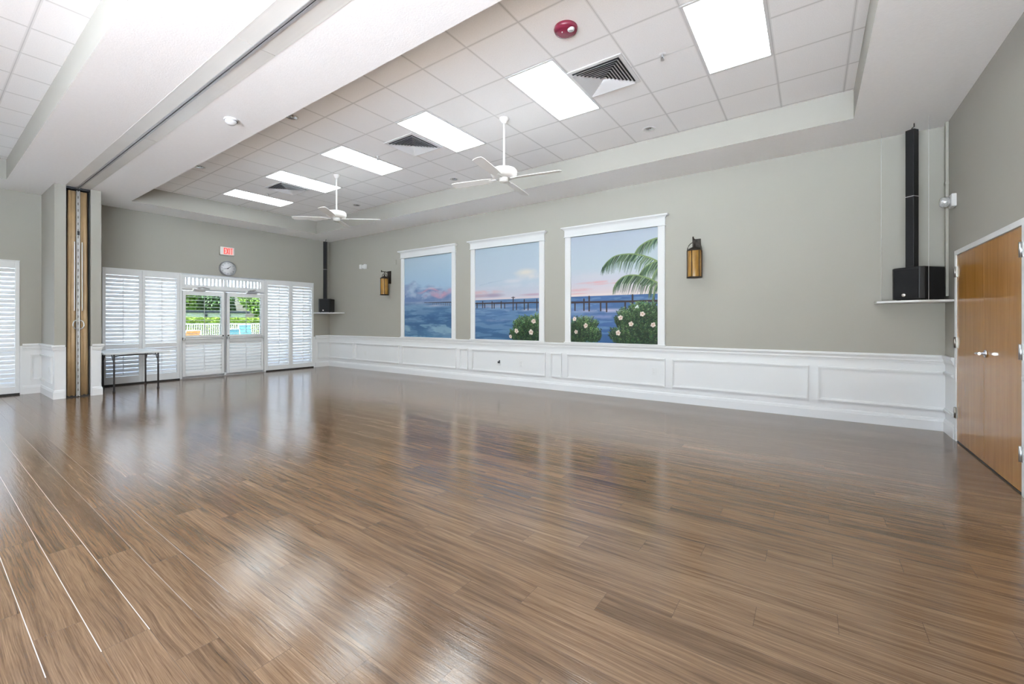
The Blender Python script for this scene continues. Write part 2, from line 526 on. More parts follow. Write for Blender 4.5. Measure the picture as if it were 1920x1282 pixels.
runs('trim_1', RAILP, [(XL, XR, WB)], 'white chair rail along the mural wall', 'moulding')
runs('trim_2', RAILP, [(6.66, YB, WL)], 'short white chair rail between shutters and corner', 'moulding')
runs('trim_3', RAILP, [(1.16, PY0, WL)], 'short white chair rail between window and pillar', 'moulding')
runs('trim_4', RAILP, [(6.66, YB, WR), (-0.95, 4.72, WR)], 'white chair rail beside the oak doors', 'moulding')
runs('baseboard_back', BASEP, [(XL, XR, WB)], 'white baseboard under the murals', 'baseboard')
runs('baseboard_left', BASEP, [(6.66, YB, WL), (1.16, PY0, WL)], 'white baseboard on the window wall', 'baseboard')
runs('baseboard_right', BASEP, [(6.66, YB, WR), (-0.95, 4.72, WR)], 'white baseboard on the oak door wall', 'baseboard')
runs('baseboard_front', BASEP, [(XL, XR, WF)], 'white baseboard opposite the murals', 'baseboard')

def mould(mb, wall, a, b, z0, z1, left=True, right=True):
    """raised panel moulding frame: two stepped strips"""
    ax, v, d = wall
    for o, w0, w1 in ((0.024, 0.0, 0.020), (0.011, 0.020, 0.034)):
        def B(p, q, r, t):
            if ax == 'y': mb.box(p, q, v, v + d * o, r, t)
            else: mb.box(v, v + d * o, p, q, r, t)
        ia, ib = (a + w0 if left else a), (b - w0 if right else b)
        B(ia, ib, z1 - w1, z1 - w0); B(ia, ib, z0 + w0, z0 + w1)
        if left: B(a + w0, a + w1, z0 + w1, z1 - w1)
        if right: B(b - w1, b - w0, z0 + w1, z1 - w1)
Z0, Z1 = 0.245, 0.705
tn = 5
for (a, b, l, r, lab) in ((XL, -10.383, False, True, 'panel moulding on the mural wall nearest the far speaker'),
        (-10.272, -8.465, True, True, 'panel moulding below the far wall lantern'),
        (-8.352, -6.533, True, True, 'panel moulding below the cloudy sea mural'),
        (-6.425, -6.181, True, True, 'narrow panel moulding between the first two murals'),
        (-6.069, -4.205, True, True, 'panel moulding with black plug below the middle mural'),
        (-4.091, -3.848, True, True, 'narrow panel moulding between middle and palm murals'),
        (-3.739, -1.943, True, True, 'panel moulding below the palm mural'),
        (-1.840, -0.033, True, True, 'wide panel moulding below the near wall lantern'),
        (0.072, XR, True, False, 'wide panel moulding below the near speaker shelf')):
    mb = MB(); mould(mb, WB, a, b, Z0, Z1, l, r)
    struct('trim_%d' % tn, mb, M['white'], lab, 'moulding'); tn += 1
mb = MB(); mould(mb, WL, 6.72, YB, Z0, Z1, True, False)
struct('trim_%d' % tn, mb, M['white'], 'panel moulding on the window wall in the far corner', 'moulding'); tn += 1
mb = MB(); mould(mb, WL, 1.26, PY0, Z0, Z1, True, False)
struct('trim_%d' % tn, mb, M['white'], 'panel moulding beside the leftmost shutter', 'moulding'); tn += 1
mb = MB(); mould(mb, WR, 6.72, YB, Z0, Z1, False, False)
struct('trim_%d' % tn, mb, M['white'], 'panel moulding between corner and oak doors', 'moulding'); tn += 1

def sweep(mb, prof, path):
    """(out, z) profile carried along an XY polyline with mitred corners; out lies to the right of the travel direction"""
    n = len(path); rows = []
    for i, p in enumerate(path):
        p = Vector(p)
        d0 = (p - Vector(path[i - 1])).normalized() if i else None
        d1 = (Vector(path[i + 1]) - p).normalized() if i < n - 1 else None
        n0 = Vector((d0.y, -d0.x)) if d0 else None
        n1 = Vector((d1.y, -d1.x)) if d1 else None
        if n0 is None: m = n1
        elif n1 is None: m = n0
        else:
            m = n0 + n1
            m = m / max(1e-6, m.dot(n0))
        rows.append([(p.x + m.x * o, p.y + m.y * o, z) for o, z in prof])
    L = len(prof); vs = [q for r in rows for q in r]; fs = []
    for i in range(n - 1):
        for k in range(L):
            l = (k + 1) % L
            fs.append((i * L + k, i * L + l, (i + 1) * L + l, (i + 1) * L + k))
    fs.append(tuple(range(L))); fs.append(tuple(range((n - 1) * L, n * L)))
    return mb.add(vs, fs)

# pillar with pocket for the folding partition
PK0, PK1 = 1.5275, 1.832
mb = MB()
wallbox(mb, XL, PX, PY0, PK0, 0, SOF)
wallbox(mb, XL, PX, PK1, PY1, 0, SOF)
mb.box(XL, PX - 0.5, PK0, PK1, 0, SOF, 0)
pil = struct('pillar', mb, PW, 'greige pillar with white wainscot housing the folding partition', 'pillar')
mb = MB()
FW = ('y', PY0, -1)
FX = ('x', PX, 1)
PATH_A = [(XL, PY0), (PX, PY0), (PX, PK0 - 0.015)]
PATH_B = [(PX, PK1 + 0.015), (PX, PY1), (XL + 0.05, PY1)]
sweep(mb, RAILP, PATH_A); sweep(mb, RAILP, PATH_B)
build('chair_rail', mb, M['white'], pil)
mb = MB()
sweep(mb, BASEP, PATH_A); sweep(mb, BASEP, PATH_B)
build('base_moulding', mb, M['white'], pil)
mb = MB(); mould(mb, FW, XL, PX - 0.15, Z0, Z1, False, True)
build('panel_moulding', mb, M['white'], pil)

# ------------------------------------------------------------------ folding partition and its ceiling track
YC = 1.678
fp = thing('folding_partition', 'tan accordion partition stacked in its pillar pocket', 'partition', (PX, YC, 0))
for sgn in (-1, 1):
    mb = MB()
    n = 14
    prof = []
    y_in, y_out = 0.020, 0.134
    for i in range(n + 1):
        t = i / n
        prof.append((PX - 0.035 - 0.030 * (2 * t - 1) ** 2 + 0.010 * sin(t * 9.4), YC + sgn * (y_in + (y_out - y_in) * t)))
    prof += [(PX - 0.44, YC + sgn * y_out), (PX - 0.44, YC + sgn * y_in)]
    zs = [0.02, 0.9, 1.8, 2.7, 3.56]
    vs, fs = [], []
    for j, z in enumerate(zs):
        for (x, y) in prof:
            k = 1.0 - 0.10 * (z / 3.56)
            vs.append((x, YC + (y - YC) * k, z))
    L = len(prof)
    for j in range(len(zs) - 1):
        for i in range(L):
            q = (i + 1) % L
            fs.append((j * L + i, j * L + q, (j + 1) * L + q, (j + 1) * L + i))
    fs.append(tuple(range(L))); fs.append(tuple(range((len(zs) - 1) * L, len(zs) * L)))
    mb.add(vs, fs, 0, True)
    build('accordion_fabric', mb, M['tan'], fp)
    build('edge_binding', MB().prism([(PX - 0.40, YC + sgn * 0.136), (PX - 0.062, YC + sgn * 0.136), (PX - 0.062, YC + sgn * 0.145), (PX - 0.40, YC + sgn * 0.145)], 0.02, 3.57, 'z'), M['dark'], fp)
    build('floor_sweep', MB().box(PX - 0.42, PX - 0.04, YC + sgn * 0.02, YC + sgn * 0.145, 0.0, 0.03), M['dark'], fp)
    build('lead_post', MB().box(PX - 0.06, PX - 0.012, YC + sgn * 0.010, YC + sgn * 0.022, 0.01, 3.57), M['alu'], fp, bevel=0.002)
    build('pull_bar', MB().tube([(PX - 0.012, YC + sgn * 0.048, 1.49), (PX - 0.006, YC + sgn * 0.048, 1.52), (PX - 0.006, YC + sgn * 0.046, 2.65), (PX - 0.012, YC + sgn * 0.046, 2.68)], 0.007, 8), M['plastic'], fp)
    hp = [(PX - 0.02, YC + sgn * (0.022 + 0.045 * sin(a)), 1.25 + 0.075 * cos(a)) for a in [pi * i / 10 for i in range(11)]]
    hp = [(q[0] + 0.03 * sin(pi * i / 10), q[1], q[2]) for i, q in enumerate(hp)]
    build('handle', MB().tube(hp, 0.009, 8), M['alu'], fp)
mb = MB()
z = 0.03
while z < 3.5:
    mb.box(PX - 0.05, PX - 0.020, YC - 0.0055, YC + 0.0055, z, z + 0.07); z += 0.115
build('latch_strip', mb, M['alu'], fp)
build('latch_backing', MB().box(PX - 0.05, PX - 0.032, YC - 0.010, YC + 0.010, 0.01, 3.57), M['dsteel'], fp)
build('latch_block', MB().box(PX - 0.05, PX - 0.010, YC - 0.014, YC + 0.014, 2.80, 2.87), M['dark'], fp)
build('pocket_lining', MB().box(PX - 0.46, PX - 0.10, PK0 + 0.002, PK0 + 0.008, 0.0, 3.6).box(PX - 0.46, PX - 0.16, PK1 - 0.008, PK1 - 0.002, 0.0, 3.6).box(PX - 0.46, PX - 0.03, PK0 + 0.002, PK1 - 0.002, 3.59, 3.62), M['dark'], fp)

tr = thing('partition_track', 'long metal ceiling track with cover plates for the folding partition', 'track', (-4.5, YC, SOF))
cuts = [PX + 0.02, -9.96, -6.89, -3.82, -0.75, XR - 0.01]
for i in range(5):
    a, b = cuts[i] + 0.003, cuts[i + 1] - 0.003
    for sgn in (-1, 1):
        # shallow coved plate
        ys = [0.026, 0.06, 0.10, 0.14, 0.158]
        zs = [-0.012, -0.009, -0.006, -0.004, -0.004]
        pr = [(YC + sgn * y, SOF + z) for y, z in zip(ys, zs)] + [(YC + sgn * 0.158, SOF), (YC + sgn * 0.026, SOF)]
        mb = MB(); mb.prism(pr, a, b, 'x', 0, False)
        build('cover_plate', mb, M['plate'], tr)
mb = MB()
for sgn in (-1, 1):
    mb.box(cuts[0] - 0.06, cuts[-1], YC + sgn * 0.006, YC + sgn * 0.025, SOF - 0.017, SOF)
build('track_rail', mb, M['rail'], tr)
build('track_slot', MB().box(cuts[0] - 0.06, cuts[-1], YC - 0.014, YC + 0.014, SOF - 0.008, SOF), M['dark'], tr)

# ------------------------------------------------------------------ shutters, windows, glazed doors
def slat(mb, x, y0, y1, z, w, tilt, th=0.010, m=0):
    """louvre along Y; tilt = angle of the outer edge above horizontal"""
    pr = []
    for u, t in ((-0.5, 0), (-0.3, 0.5), (0.0, 0.62), (0.3, 0.5), (0.5, 0), (0.3, -0.5), (0.0, -0.62), (-0.3, -0.5)):
        a, b = u * w, t * th
        # u>0 = room side
        pr.append((x + a * cos(tilt) + b * sin(tilt), z - a * sin(tilt) + b * cos(tilt)))
    mb.prism(pr, y0, y1, 'y', m, False)
SHX = XL - 0.022                 # mid plane of shutters
def shutter(label, y0, y1, z0, z1, sections, stile=0.052, group=None, parent=None, rod=True, name='plantation_shutter'):
    base = thing(name, label, 'shutter', (XL, (y0 + y1) / 2, z0), 0, group) if parent is None else parent
    mb = MB()
    f0, f1 = SHX - 0.016, SHX + 0.030
    mb.box(f0, f1, y0, y0 + stile, z0, z1); mb.box(f0, f1, y1 - stile, y1, z0, z1)
    zr = [z0] + [q for s_ in sections for q in s_[:2]] + [z1]
    for i in range(0, len(zr), 2): mb.box(f0, f1, y0 + stile, y1 - stile, zr[i], zr[i + 1])
    build('shutter_frame', mb, M['louver'], base, bevel=0.003)
    for (s0, s1, tilt, w, pitch) in sections:
        lv = MB()
        n = max(1, round((s1 - s0) / pitch)); p = (s1 - s0) / n
        for i in range(n):
            zc = s0 + p * (i + 0.5)
            t = tilt(zc) if callable(tilt) else tilt
            slat(lv, SHX, y0 + stile + 0.002, y1 - stile - 0.002, zc, w, t)
        build('louvers', lv, M['louver'], base)
        if rod:
            yc = (y0 + y1) / 2
            build('tilt_rod', MB().box(SHX + 0.044, SHX + 0.054, yc - 0.006, yc + 0.006, s0 + 0.03, s1 - 0.03), M['louver'], base)
    return base
TI = RAD(59)
UP, LO = (0.838, 2.255, TI, 0.083, 0.0785), (0.178, 0.745, TI, 0.083, 0.0785)
low_open = lambda z: RAD(58) if z > 1.0 else RAD(52)
FULL = (0.150, 2.255, low_open, 0.083, 0.0785)
g = 'plantation shutters on the window wall'
shutter('white plantation shutter left of the pillar, cut by the picture edge', 0.49, 1.127, 0.03, 2.375, [(0.15, 2.25, RAD(58), 0.083, 0.0785)], group=g)
shutter('white plantation shutter behind the folding table, next to the pillar', 2.210, 2.826, 0.03, 2.375, [LO, UP], group=g)
shutter('white plantation shutter between the folding table and the glazed doors', 2.830, 3.478, 0.03, 2.375, [LO, UP], group=g)
shutter('white plantation shutter directly right of the glazed doors', 5.318, 5.962, 0.03, 2.375, [FULL], group=g)
shutter('white plantation shutter nearest the far corner speaker', 5.966, 6.608, 0.03, 2.375, [FULL], group=g)
shutter('further white plantation shutter in the window left of the pillar', -0.15, 0.486, 0.03, 2.375, [(0.15, 2.25, RAD(58), 0.083, 0.0785)], group=g)
mb = MB()
def window(n, y0, y1, lab):
    f = MB()
    xo0, xo1 = XL - 0.19, XL - 0.11
    for a, b in ((y0, y0 + 0.05), ((y0 + y1) / 2 - 0.03, (y0 + y1) / 2 + 0.03), (y1 - 0.05, y1)): f.box(xo0, xo1, a, b, 0.0, TOPW)
    for a, b in ((0.0, 0.06), (TOPW - 0.06, TOPW), (0.76, 0.81)): f.box(xo0, xo1, y0, y1, a, b)
    w = struct('window_%d' % n, f, M['fence'], lab, 'window')
    build('pane', MB().add([(XL - 0.152, y0 + 0.02, 0.03), (XL - 0.152, y1 - 0.02, 0.03), (XL - 0.152, y1 - 0.02, TOPW - 0.03), (XL - 0.152, y0 + 0.02, TOPW - 0.03)], [(0, 1, 2, 3)]), M['obscure'], w)
    # outer shutter surround, slightly proud of the wall, and dark threshold
    s_ = MB()
    s_.box(XL - 0.05, XL + 0.012, y0, y1, TOPW - 0.016, TOPW)
    build('top_strip', s_, M['louver'], w)
    build('sill_strip', MB().box(XL - 0.11, XL + 0.006, y0, y1, 0.0, 0.028), M['dark'], w)
    return w
window(1, -2.0, 1.129, 'shuttered window left of the pillar')
window(2, 2.207, 3.482, 'shuttered window between pillar and glazed doors')
window(3, 5.312, 6.611, 'shuttered window right of the glazed doors')

# door frame and transom
f = MB()
f.box(XL - 0.14, XL + 0.012, 3.482, 3.520, 0, TOPW); f.box(XL - 0.14, XL + 0.012, 5.272, 5.312, 0, TOPW)
f.box(XL - 0.14, XL + 0.008, 3.520, 5.272, 2.015, 2.075)
tm = struct('trim_20', f, M['louver'], 'white frame around the glazed double doors', 'door frame')
build('head_strip', MB().box(XL - 0.14, XL + 0.016, 3.500, 5.300, TOPW - 0.022, TOPW + 0.004), M['alu'], tm)
build('header_rail', MB().box(XL - 0.02, XL + 0.016, 3.520, 5.272, 2.022, 2.046), M['alu'], tm)
build('threshold', MB().box(XL - 0.16, XL + 0.02, 3.482, 5.312, 0.0, 0.012), M['rail'], tm)
tg = struct('window_4', MB().add([(XL - 0.10, 3.52, 2.075), (XL - 0.10, 5.272, 2.075), (XL - 0.10, 5.272, TOPW - 0.02), (XL - 0.10, 3.52, TOPW - 0.02)], [(0, 1, 2, 3)]), M['obscure'], 'transom pane over the glazed doors', 'window')
ts = thing('transom_shutter', 'shallow white shutter with upright slats over the glazed doors', 'shutter', (XL, 4.395, 2.075))
f = MB()
f0, f1 = SHX - 0.016, SHX + 0.026
f.box(f0, f1, 3.522, 3.585, 2.078, 2.366); f.box(f0, f1, 5.205, 5.270, 2.078, 2.366); f.box(f0, f1, 4.365, 4.425, 2.145, 2.306)
f.box(f0, f1, 3.585, 5.205, 2.078, 2.145); f.box(f0, f1, 3.585, 5.205, 2.306, 2.366)
build('shutter_frame', f, M['louver'], ts, bevel=0.003)
f = MB()
for a, b in ((3.585, 4.365), (4.425, 5.205)):
    n = 10; p = (b - a) / n
    for i in range(n):
        yc = a + p * (i + 0.5)
        t = RAD(-30)
        w, th = 0.070, 0.009
        pr = []
        for u, q in ((-0.5, 0), (-0.2, 0.5), (0.2, 0.5), (0.5, 0), (0.2, -0.5), (-0.2, -0.5)):
            A, B = u * w, q * th
            pr.append((SHX + A * sin(t) + B * cos(t), yc + A * cos(t) - B * sin(t)))
        f.prism(pr, 2.145, 2.306, 'z')
build('upright_louvers', f, M['louver'], ts)

def glazed_door(n, y0, y1, hinge_left, lab):
    d = MB()
    xa, xb = XL - 0.10, XL - 0.052
    d.box(xa, xb, y0, y0 + 0.06, 0.030, 2.010); d.box(xa, xb, y1 - 0.06, y1, 0.030, 2.010)
    d.box(xa, xb, y0 + 0.06, y1 - 0.06, 0.030, 0.12); d.box(xa, xb, y0 + 0.06, y1 - 0.06, 1.93, 2.010)
    d.box(xa, xb, y0 + 0.06, y1 - 0.06, 0.87, 0.96)
    dr = struct('door_%d' % n, d, M['louver'], lab, 'door')
    build('pane', MB().box(xa + 0.018, xa + 0.024, y0 + 0.05, y1 - 0.05, 0.10, 1.95), M['glass'], dr)
    # shutter box on the room side, upper (louvres level) and lower (closed)
    for z0, z1, s0, s1, tilt, out, nm in ((0.935, 2.000, 0.985, 1.905, RAD(2), 0.014, 'upper_shutter'), (0.055, 0.885, 0.132, 0.815, TI, 0.0, 'lower_shutter')):
        fr = MB()
        g0, g1 = XL - 0.050, XL + 0.004 + out
        st = 0.058
        fr.box(g0, g1, y0 + 0.008, y0 + 0.008 + st, z0, z1); fr.box(g0, g1, y1 - 0.008 - st, y1 - 0.008, z0, z1)
        fr.box(g0, g1, y0 + 0.008 + st, y1 - 0.008 - st, z0, s0); fr.box(g0, g1, y0 + 0.008 + st, y1 - 0.008 - st, s1, z1)
        sf = build(nm, fr, M['louver'], dr, bevel=0.005)
        lv = MB()
        cnt = round((s1 - s0) / 0.0785); p = (s1 - s0) / cnt
        for i in range(cnt):
            slat(lv, XL - 0.022, y0 + 0.01 + st, y1 - 0.01 - st, s0 + p * (i + 0.5), 0.083 if tilt > 0.3 else 0.075, tilt, 0.010 if tilt > 0.3 else 0.008)
        build('louvers', lv, M['louver'], sf)
        yc = (y0 + y1) / 2
        build('tilt_rod', MB().box(XL + 0.018, XL + 0.026, yc - 0.005, yc + 0.005, s0 + 0.02, s1 - 0.02), M['rail'] if tilt < 0.3 else M['louver'], sf)
    pb = MB()
    pb.tube([(XL + 0.050, y0 + 0.02, 0.908), (XL + 0.050, y1 - 0.02, 0.908)], 0.017, 10)
    bar = build('push_bar', pb, M['louver'], dr)
    e = MB()
    for yy in (y0 + 0.03, y1 - 0.03): e.box(XL - 0.05, XL + 0.066, yy - 0.022, yy + 0.022, 0.878, 0.938)
    build('bar_bracket', e, M['steel'], bar, bevel=0.006)
    yk = y1 - 0.04 if hinge_left else y0 + 0.03
    build('lock_cylinder', MB().lathe([(0.0, 0.0), (0.017, 0.0), (0.017, 0.016), (0.0, 0.016)], (XL + 0.018, yk, 0.965), 12, 0, True, 'x'), M['dark'], dr)
    c = MB()
    ya = y0 + 0.20 if hinge_left else y1 - 0.42
    c.box(XL - 0.005, XL + 0.055, ya, ya + 0.24, 2.005, 2.062)
    cl = build('door_closer', c, M['alu'], dr, bevel=0.006)
    yb = ya + 0.06
    build('closer_arm', MB().tube([(XL + 0.03, yb, 2.066), (XL + 0.10, yb + 0.12, 2.085), (XL + 0.02, yb + 0.27 * (1 if hinge_left else 0.3), 2.066)], 0.009, 6), M['dsteel'], cl)
    yh = y0 - 0.004 if hinge_left else y1 + 0.004
    for zz in (0.25, 0.95, 1.80): build('hinge', MB().tube([(XL + 0.005, yh, zz - 0.05), (XL + 0.005, yh, zz + 0.05)], 0.008, 8), M['alu'], dr)
    build('door_sweep', MB().box(XL - 0.105, XL - 0.045, y0 + 0.005, y1 - 0.005, 0.013, 0.045), M['rail'], dr)
    if hinge_left:
        build('flush_bolt', MB().box(XL + 0.004, XL + 0.03, y1 - 0.012, y1 + 0.022, 0.012, 0.075), M['plastic'], dr, bevel=0.004)
    return dr
glazed_door(1, 3.523, 4.370, True, 'glazed door with half-open shutter, leaf nearer the folding table')
glazed_door(2, 4.412, 5.269, False, 'glazed door with half-open shutter, leaf nearer the far corner')
build('meeting_stile', MB().box(XL - 0.12, XL - 0.035, 4.372, 4.410, 0.012, 2.014), M['rail'], tm)

# oak doors
f = MB()
cw = 0.05
f.box(XR - 0.014, XR + 0.12, DY1, DY1 + cw, 0, DZ + cw); f.box(XR - 0.014, XR + 0.12, DY0 - cw, DY0, 0, DZ + cw)
f.box(XR - 0.014, XR + 0.12, DY0, DY1, DZ, DZ + cw)
struct('trim_21', f, M['white'], 'white frame around the oak double doors', 'door frame', bevel=0.002)
YS = 5.690
for n, (a, b, lab, hy) in enumerate(((YS + 0.002, DY1 - 0.004, 'oak veneer door leaf hinged next to the corner', DY1), (DY0 + 0.004, YS - 0.002, 'oak veneer door leaf with lever handle, cut by the picture edge', DY0))):
    dr = struct('door_%d' % (n + 3), MB().box(XR - 0.004, XR + 0.042, a, b, 0.014, DZ - 0.004), M['oak'], lab, 'door', bevel=0.002)
    for zz in (0.313, 1.078, 1.847):
        h = MB().tube([(XR - 0.018, hy, zz - 0.058), (XR - 0.018, hy, zz + 0.058)], 0.011, 10)
        h.box(XR - 0.0165, XR - 0.004, hy - 0.03, hy + 0.03, zz - 0.057, zz + 0.057)
        build('hinge', h, M['dsteel'] if n == 0 else M['steel'], dr)
    if n == 1:
        l = MB().lathe([(0.0, 0.0), (0.033, 0.0), (0.035, -0.008), (0.030, -0.014), (0.012, -0.016), (0.012, -0.055), (0.0, -0.055)], (XR - 0.004, 5.62, 1.015), 20, 0, True, 'x')
        hd = build('lever_rose', l, M['chrome'], dr)
        build('lever', MB().tube([(XR - 0.052, 5.605, 1.015), (XR - 0.056, 5.65, 1.015), (XR - 0.054, 5.70, 1.013), (XR - 0.048, 5.742, 1.010)], [0.013, 0.0115, 0.010, 0.009], 10), M['chrome'], hd)
build('door_threshold_gap', MB().box(XR - 0.002, XR + 0.06, DY0, DY1, 0.0, 0.010), M['dark'], bpy.data.objects['trim_21'])

# ------------------------------------------------------------------ ceiling fixtures
def troffer(x, y, label, grp):
    t = thing('ceiling_light', label, 'ceiling light', (x, y, TRAY), 0, grp)
    a, b = 0.300, 0.606
    i, j = 0.277, 0.583
    f = MB()
    for q in ((x - a, x - i, y - b, y + b), (x + i, x + a, y - b, y + b), (x - i, x + i, y - b, y - j), (x - i, x + i, y + j, y + b)):
        f.box(*q, TRAY - 0.008, TRAY - 0.001)
    build('frame', f, M['vent'], t)
    ld = bpy.data.lights.new('troffer_tubes', 'AREA')
    ld.shape = 'RECTANGLE'; ld.size = 2 * i - 0.02; ld.size_y = 2 * j - 0.02
    ld.energy = PANEL_W; ld.spread = RAD(105); ld.color = (0.88, 0.965, 1.0)
    lo = bpy.data.objects.new('troffer_tubes', ld); COL.objects.link(lo)
    lo.parent = t; lo.location = (0, 0, -0.012)
    build('diffuser', MB().add([(x - i, y - j, TRAY - 0.004), (x + i, y - j, TRAY - 0.004), (x + i, y + j, TRAY - 0.004), (x - i, y + j, TRAY - 0.004)], [(0, 3, 2, 1)]), M['lens'], t)
    return t
names = ['nearest the oak doors, cut by the top edge', 'between the red alarm and the nearest air vent', 'beside the air vent near the closer fan', 'between the two ceiling fans', 'beside the air vent nearest the far fan', 'farthest away, nearest the window wall']
LX = [-0.605 - 1.8195 * i for i in range(6)]
t0 = None
for i, x in enumerate(LX):
    lab = 'lit rectangular ceiling light panel ' + names[i]
    if t0 is None: t0 = troffer(x, 4.333, lab, 'fluorescent ceiling panels')
    else: copy_tree(t0, (x, 4.333, TRAY), None, lab)
for x in LX:
    c = copy_tree(t0, (x, -0.97, TRAY), None, 'ceiling light panel in the other tray beyond the partition track')

def vent(x, y, label):
    t = thing('air_vent', label, 'air vent', (x, y, TRAY), 0, 'square ceiling air vents')
    f = MB()
    a, i = 0.303, 0.262
    for q in ((x - a, x - i, y - a, y + a), (x + i, x + a, y - a, y + a), (x - i, x + i, y - a, y - i), (x - i, x + i, y + i, y + a)):
        f.box(*q, TRAY - 0.012, TRAY - 0.001)
    build('frame', f, M['vent'], t, bevel=0.003)
    build('duct_opening', MB().box(x - i, x + i, y - i, y + i, TRAY - 0.004, TRAY - 0.002), M['dark'], t)
    l = MB()
    n = 8
    for k in range(n):
        ro = i - 0.006 - k * 0.031           # outer rim, sits low; blade slopes up and out
        ri = ro - 0.026
        zo, zi = TRAY - 0.032, TRAY - 0.008
        for (ax, sg) in (('x', 1), ('x', -1), ('y', 1), ('y', -1)):
            q = [(ro, -ro, zo), (ro, ro, zo), (ri, ri, zi), (ri, -ri, zi), (ro - 0.002, -ro, zo + 0.002), (ro - 0.002, ro, zo + 0.002), (ri - 0.003, ri, zi + 0.002), (ri - 0.003, -ri, zi + 0.002)]
            vs = [((x + sg * u, y + w, z_) if ax == 'x' else (x + w, y + sg * u, z_)) for u, w, z_ in q]
            l.add(vs, [(0, 1, 2, 3), (7, 6, 5, 4), (3, 2, 6, 7), (0, 4, 5, 1)])
    l.box(x - 0.012, x + 0.012, y - 0.012, y + 0.012, TRAY - 0.016, TRAY - 0.010)
    build('louvres', l, M['vent'], t)
    return t
v0 = vent(-1.835, 4.335, 'square louvred air vent next to the red fire alarm')
copy_tree(v0, (-4.882, 4.352, TRAY), None, 'square louvred air vent beside the light panel left of the closer fan')
copy_tree(v0, (-8.530, 4.335, TRAY), None, 'square louvred air vent farthest away, near the window wall')

def downlight(x, y, label):
    t = thing('recessed_downlight', label, 'downlight', (x, y, TRAY), 0, 'round recessed downlights')
    build('trim_ring', MB().lathe([(0.066, -0.004), (0.080, -0.008), (0.088, -0.003), (0.088, 0.0)], (x, y, TRAY), 28), M['plastic'], t)
    build('reflector', MB().lathe([(0.066, -0.004), (0.056, -0.002), (0.030, -0.0012)], (x, y, TRAY), 28), M['chrome'], t)
    build('aperture', MB().lathe([(0.0, -0.0015), (0.052, -0.0015), (0.052, -0.0010)], (x, y, TRAY), 28), M['dsteel'], t)
    build('lamp_shade', MB().lathe([(0.0, -0.010), (0.018, -0.008), (0.026, -0.003)], (x + 0.02, y + 0.01, TRAY), 16), M['chrome'], t)
    return t
d0 = downlight(-1.826, 5.862, 'round recessed downlight below the nearest air vent, by the mural wall')
copy_tree(d0, (-5.435, 5.83, TRAY), None, 'round recessed downlight between the two fans, by the mural wall')
copy_tree(d0, (-8.473, 5.862, TRAY), None, 'round recessed downlight right of the far fan')
copy_tree(d0, (-8.557, 2.861, TRAY), None, 'round recessed downlight nearest the pillar')
copy_tree(d0, (-5.503, 2.843, TRAY), None, 'round recessed downlight just right of the smoke detector')

def sprinkler(x, y, label):
    t = thing('sprinkler_head', label, 'sprinkler', (x, y, TRAY), 0, 'ceiling sprinkler heads')
    build('escutcheon', MB().lathe([(0.0, -0.006), (0.030, -0.006), (0.036, 0.0)], (x, y, TRAY), 20), M['vent'], t)
    build('stem', MB().lathe([(0.010, 0.0), (0.012, -0.022), (0.008, -0.030), (0.0, -0.030)], (x, y, TRAY), 12), M['steel'], t)
    build('frame_arms', MB().tube([(x - 0.010, y, TRAY - 0.022), (x - 0.015, y, TRAY - 0.042), (x, y, TRAY - 0.056), (x + 0.015, y, TRAY - 0.042), (x + 0.010, y, TRAY - 0.022)], 0.003, 6), M['steel'], t)
    build('deflector', MB().lathe([(0.0, -0.060), (0.018, -0.060), (0.018, -0.057), (0.0, -0.056)], (x, y, TRAY), 14), M['steel'], t)
    return t
s0 = sprinkler(-1.206, 4.299, 'small sprinkler head beside the nearest light panel')
copy_tree(s0, (-5.687, 4.323, TRAY), None, 'small sprinkler head above the panel between the fans')
copy_tree(s0, (-9.221, 4.272, TRAY), None, 'small sprinkler head next to the farthest light panel')

al = thing('fire_alarm', 'round dark red fire alarm on the ceiling tiles', 'fire alarm', (-1.811, 3.41, TRAY))
c = (-1.811, 3.41, TRAY)
build('body', MB().lathe([(0.105, 0.0), (0.108, -0.012), (0.098, -0.034), (0.070, -0.044), (0.0, -0.046)], c, 36), M['red'], al)
build('strobe_lens', MB().lathe([(0.034, -0.034), (0.030, -0.048), (0.018, -0.056), (0.0, -0.058)], (c[0] + 0.058, c[1] - 0.012, c[2]), 20), M['plastic'], al)
build('lens_core', MB().lathe([(0.018, -0.056), (0.012, -0.061), (0.0, -0.062)], (c[0] + 0.058, c[1] - 0.012, c[2]), 16), M['lensglass'], al)
build('indicator', MB().lathe([(0.006, -0.044), (0.004, -0.050), (0.0, -0.051)], (c[0] - 0.020, c[1] - 0.030, c[2]), 10), M['plastic'], al)

sd = thing('smoke_detector', 'white smoke detector under the plaster beam', 'smoke detector', (-5.44, 2.12, SOF))
c = (-5.44, 2.12, SOF)
build('base', MB().lathe([(0.066, 0.0), (0.070, -0.012), (0.066, -0.022)], c, 32), M['plastic'], sd)
build('housing', MB().lathe([(0.060, -0.022), (0.056, -0.040), (0.046, -0.052), (0.040, -0.053), (0.036, -0.062), (0.0, -0.065)], c, 32), M['plastic'], sd)

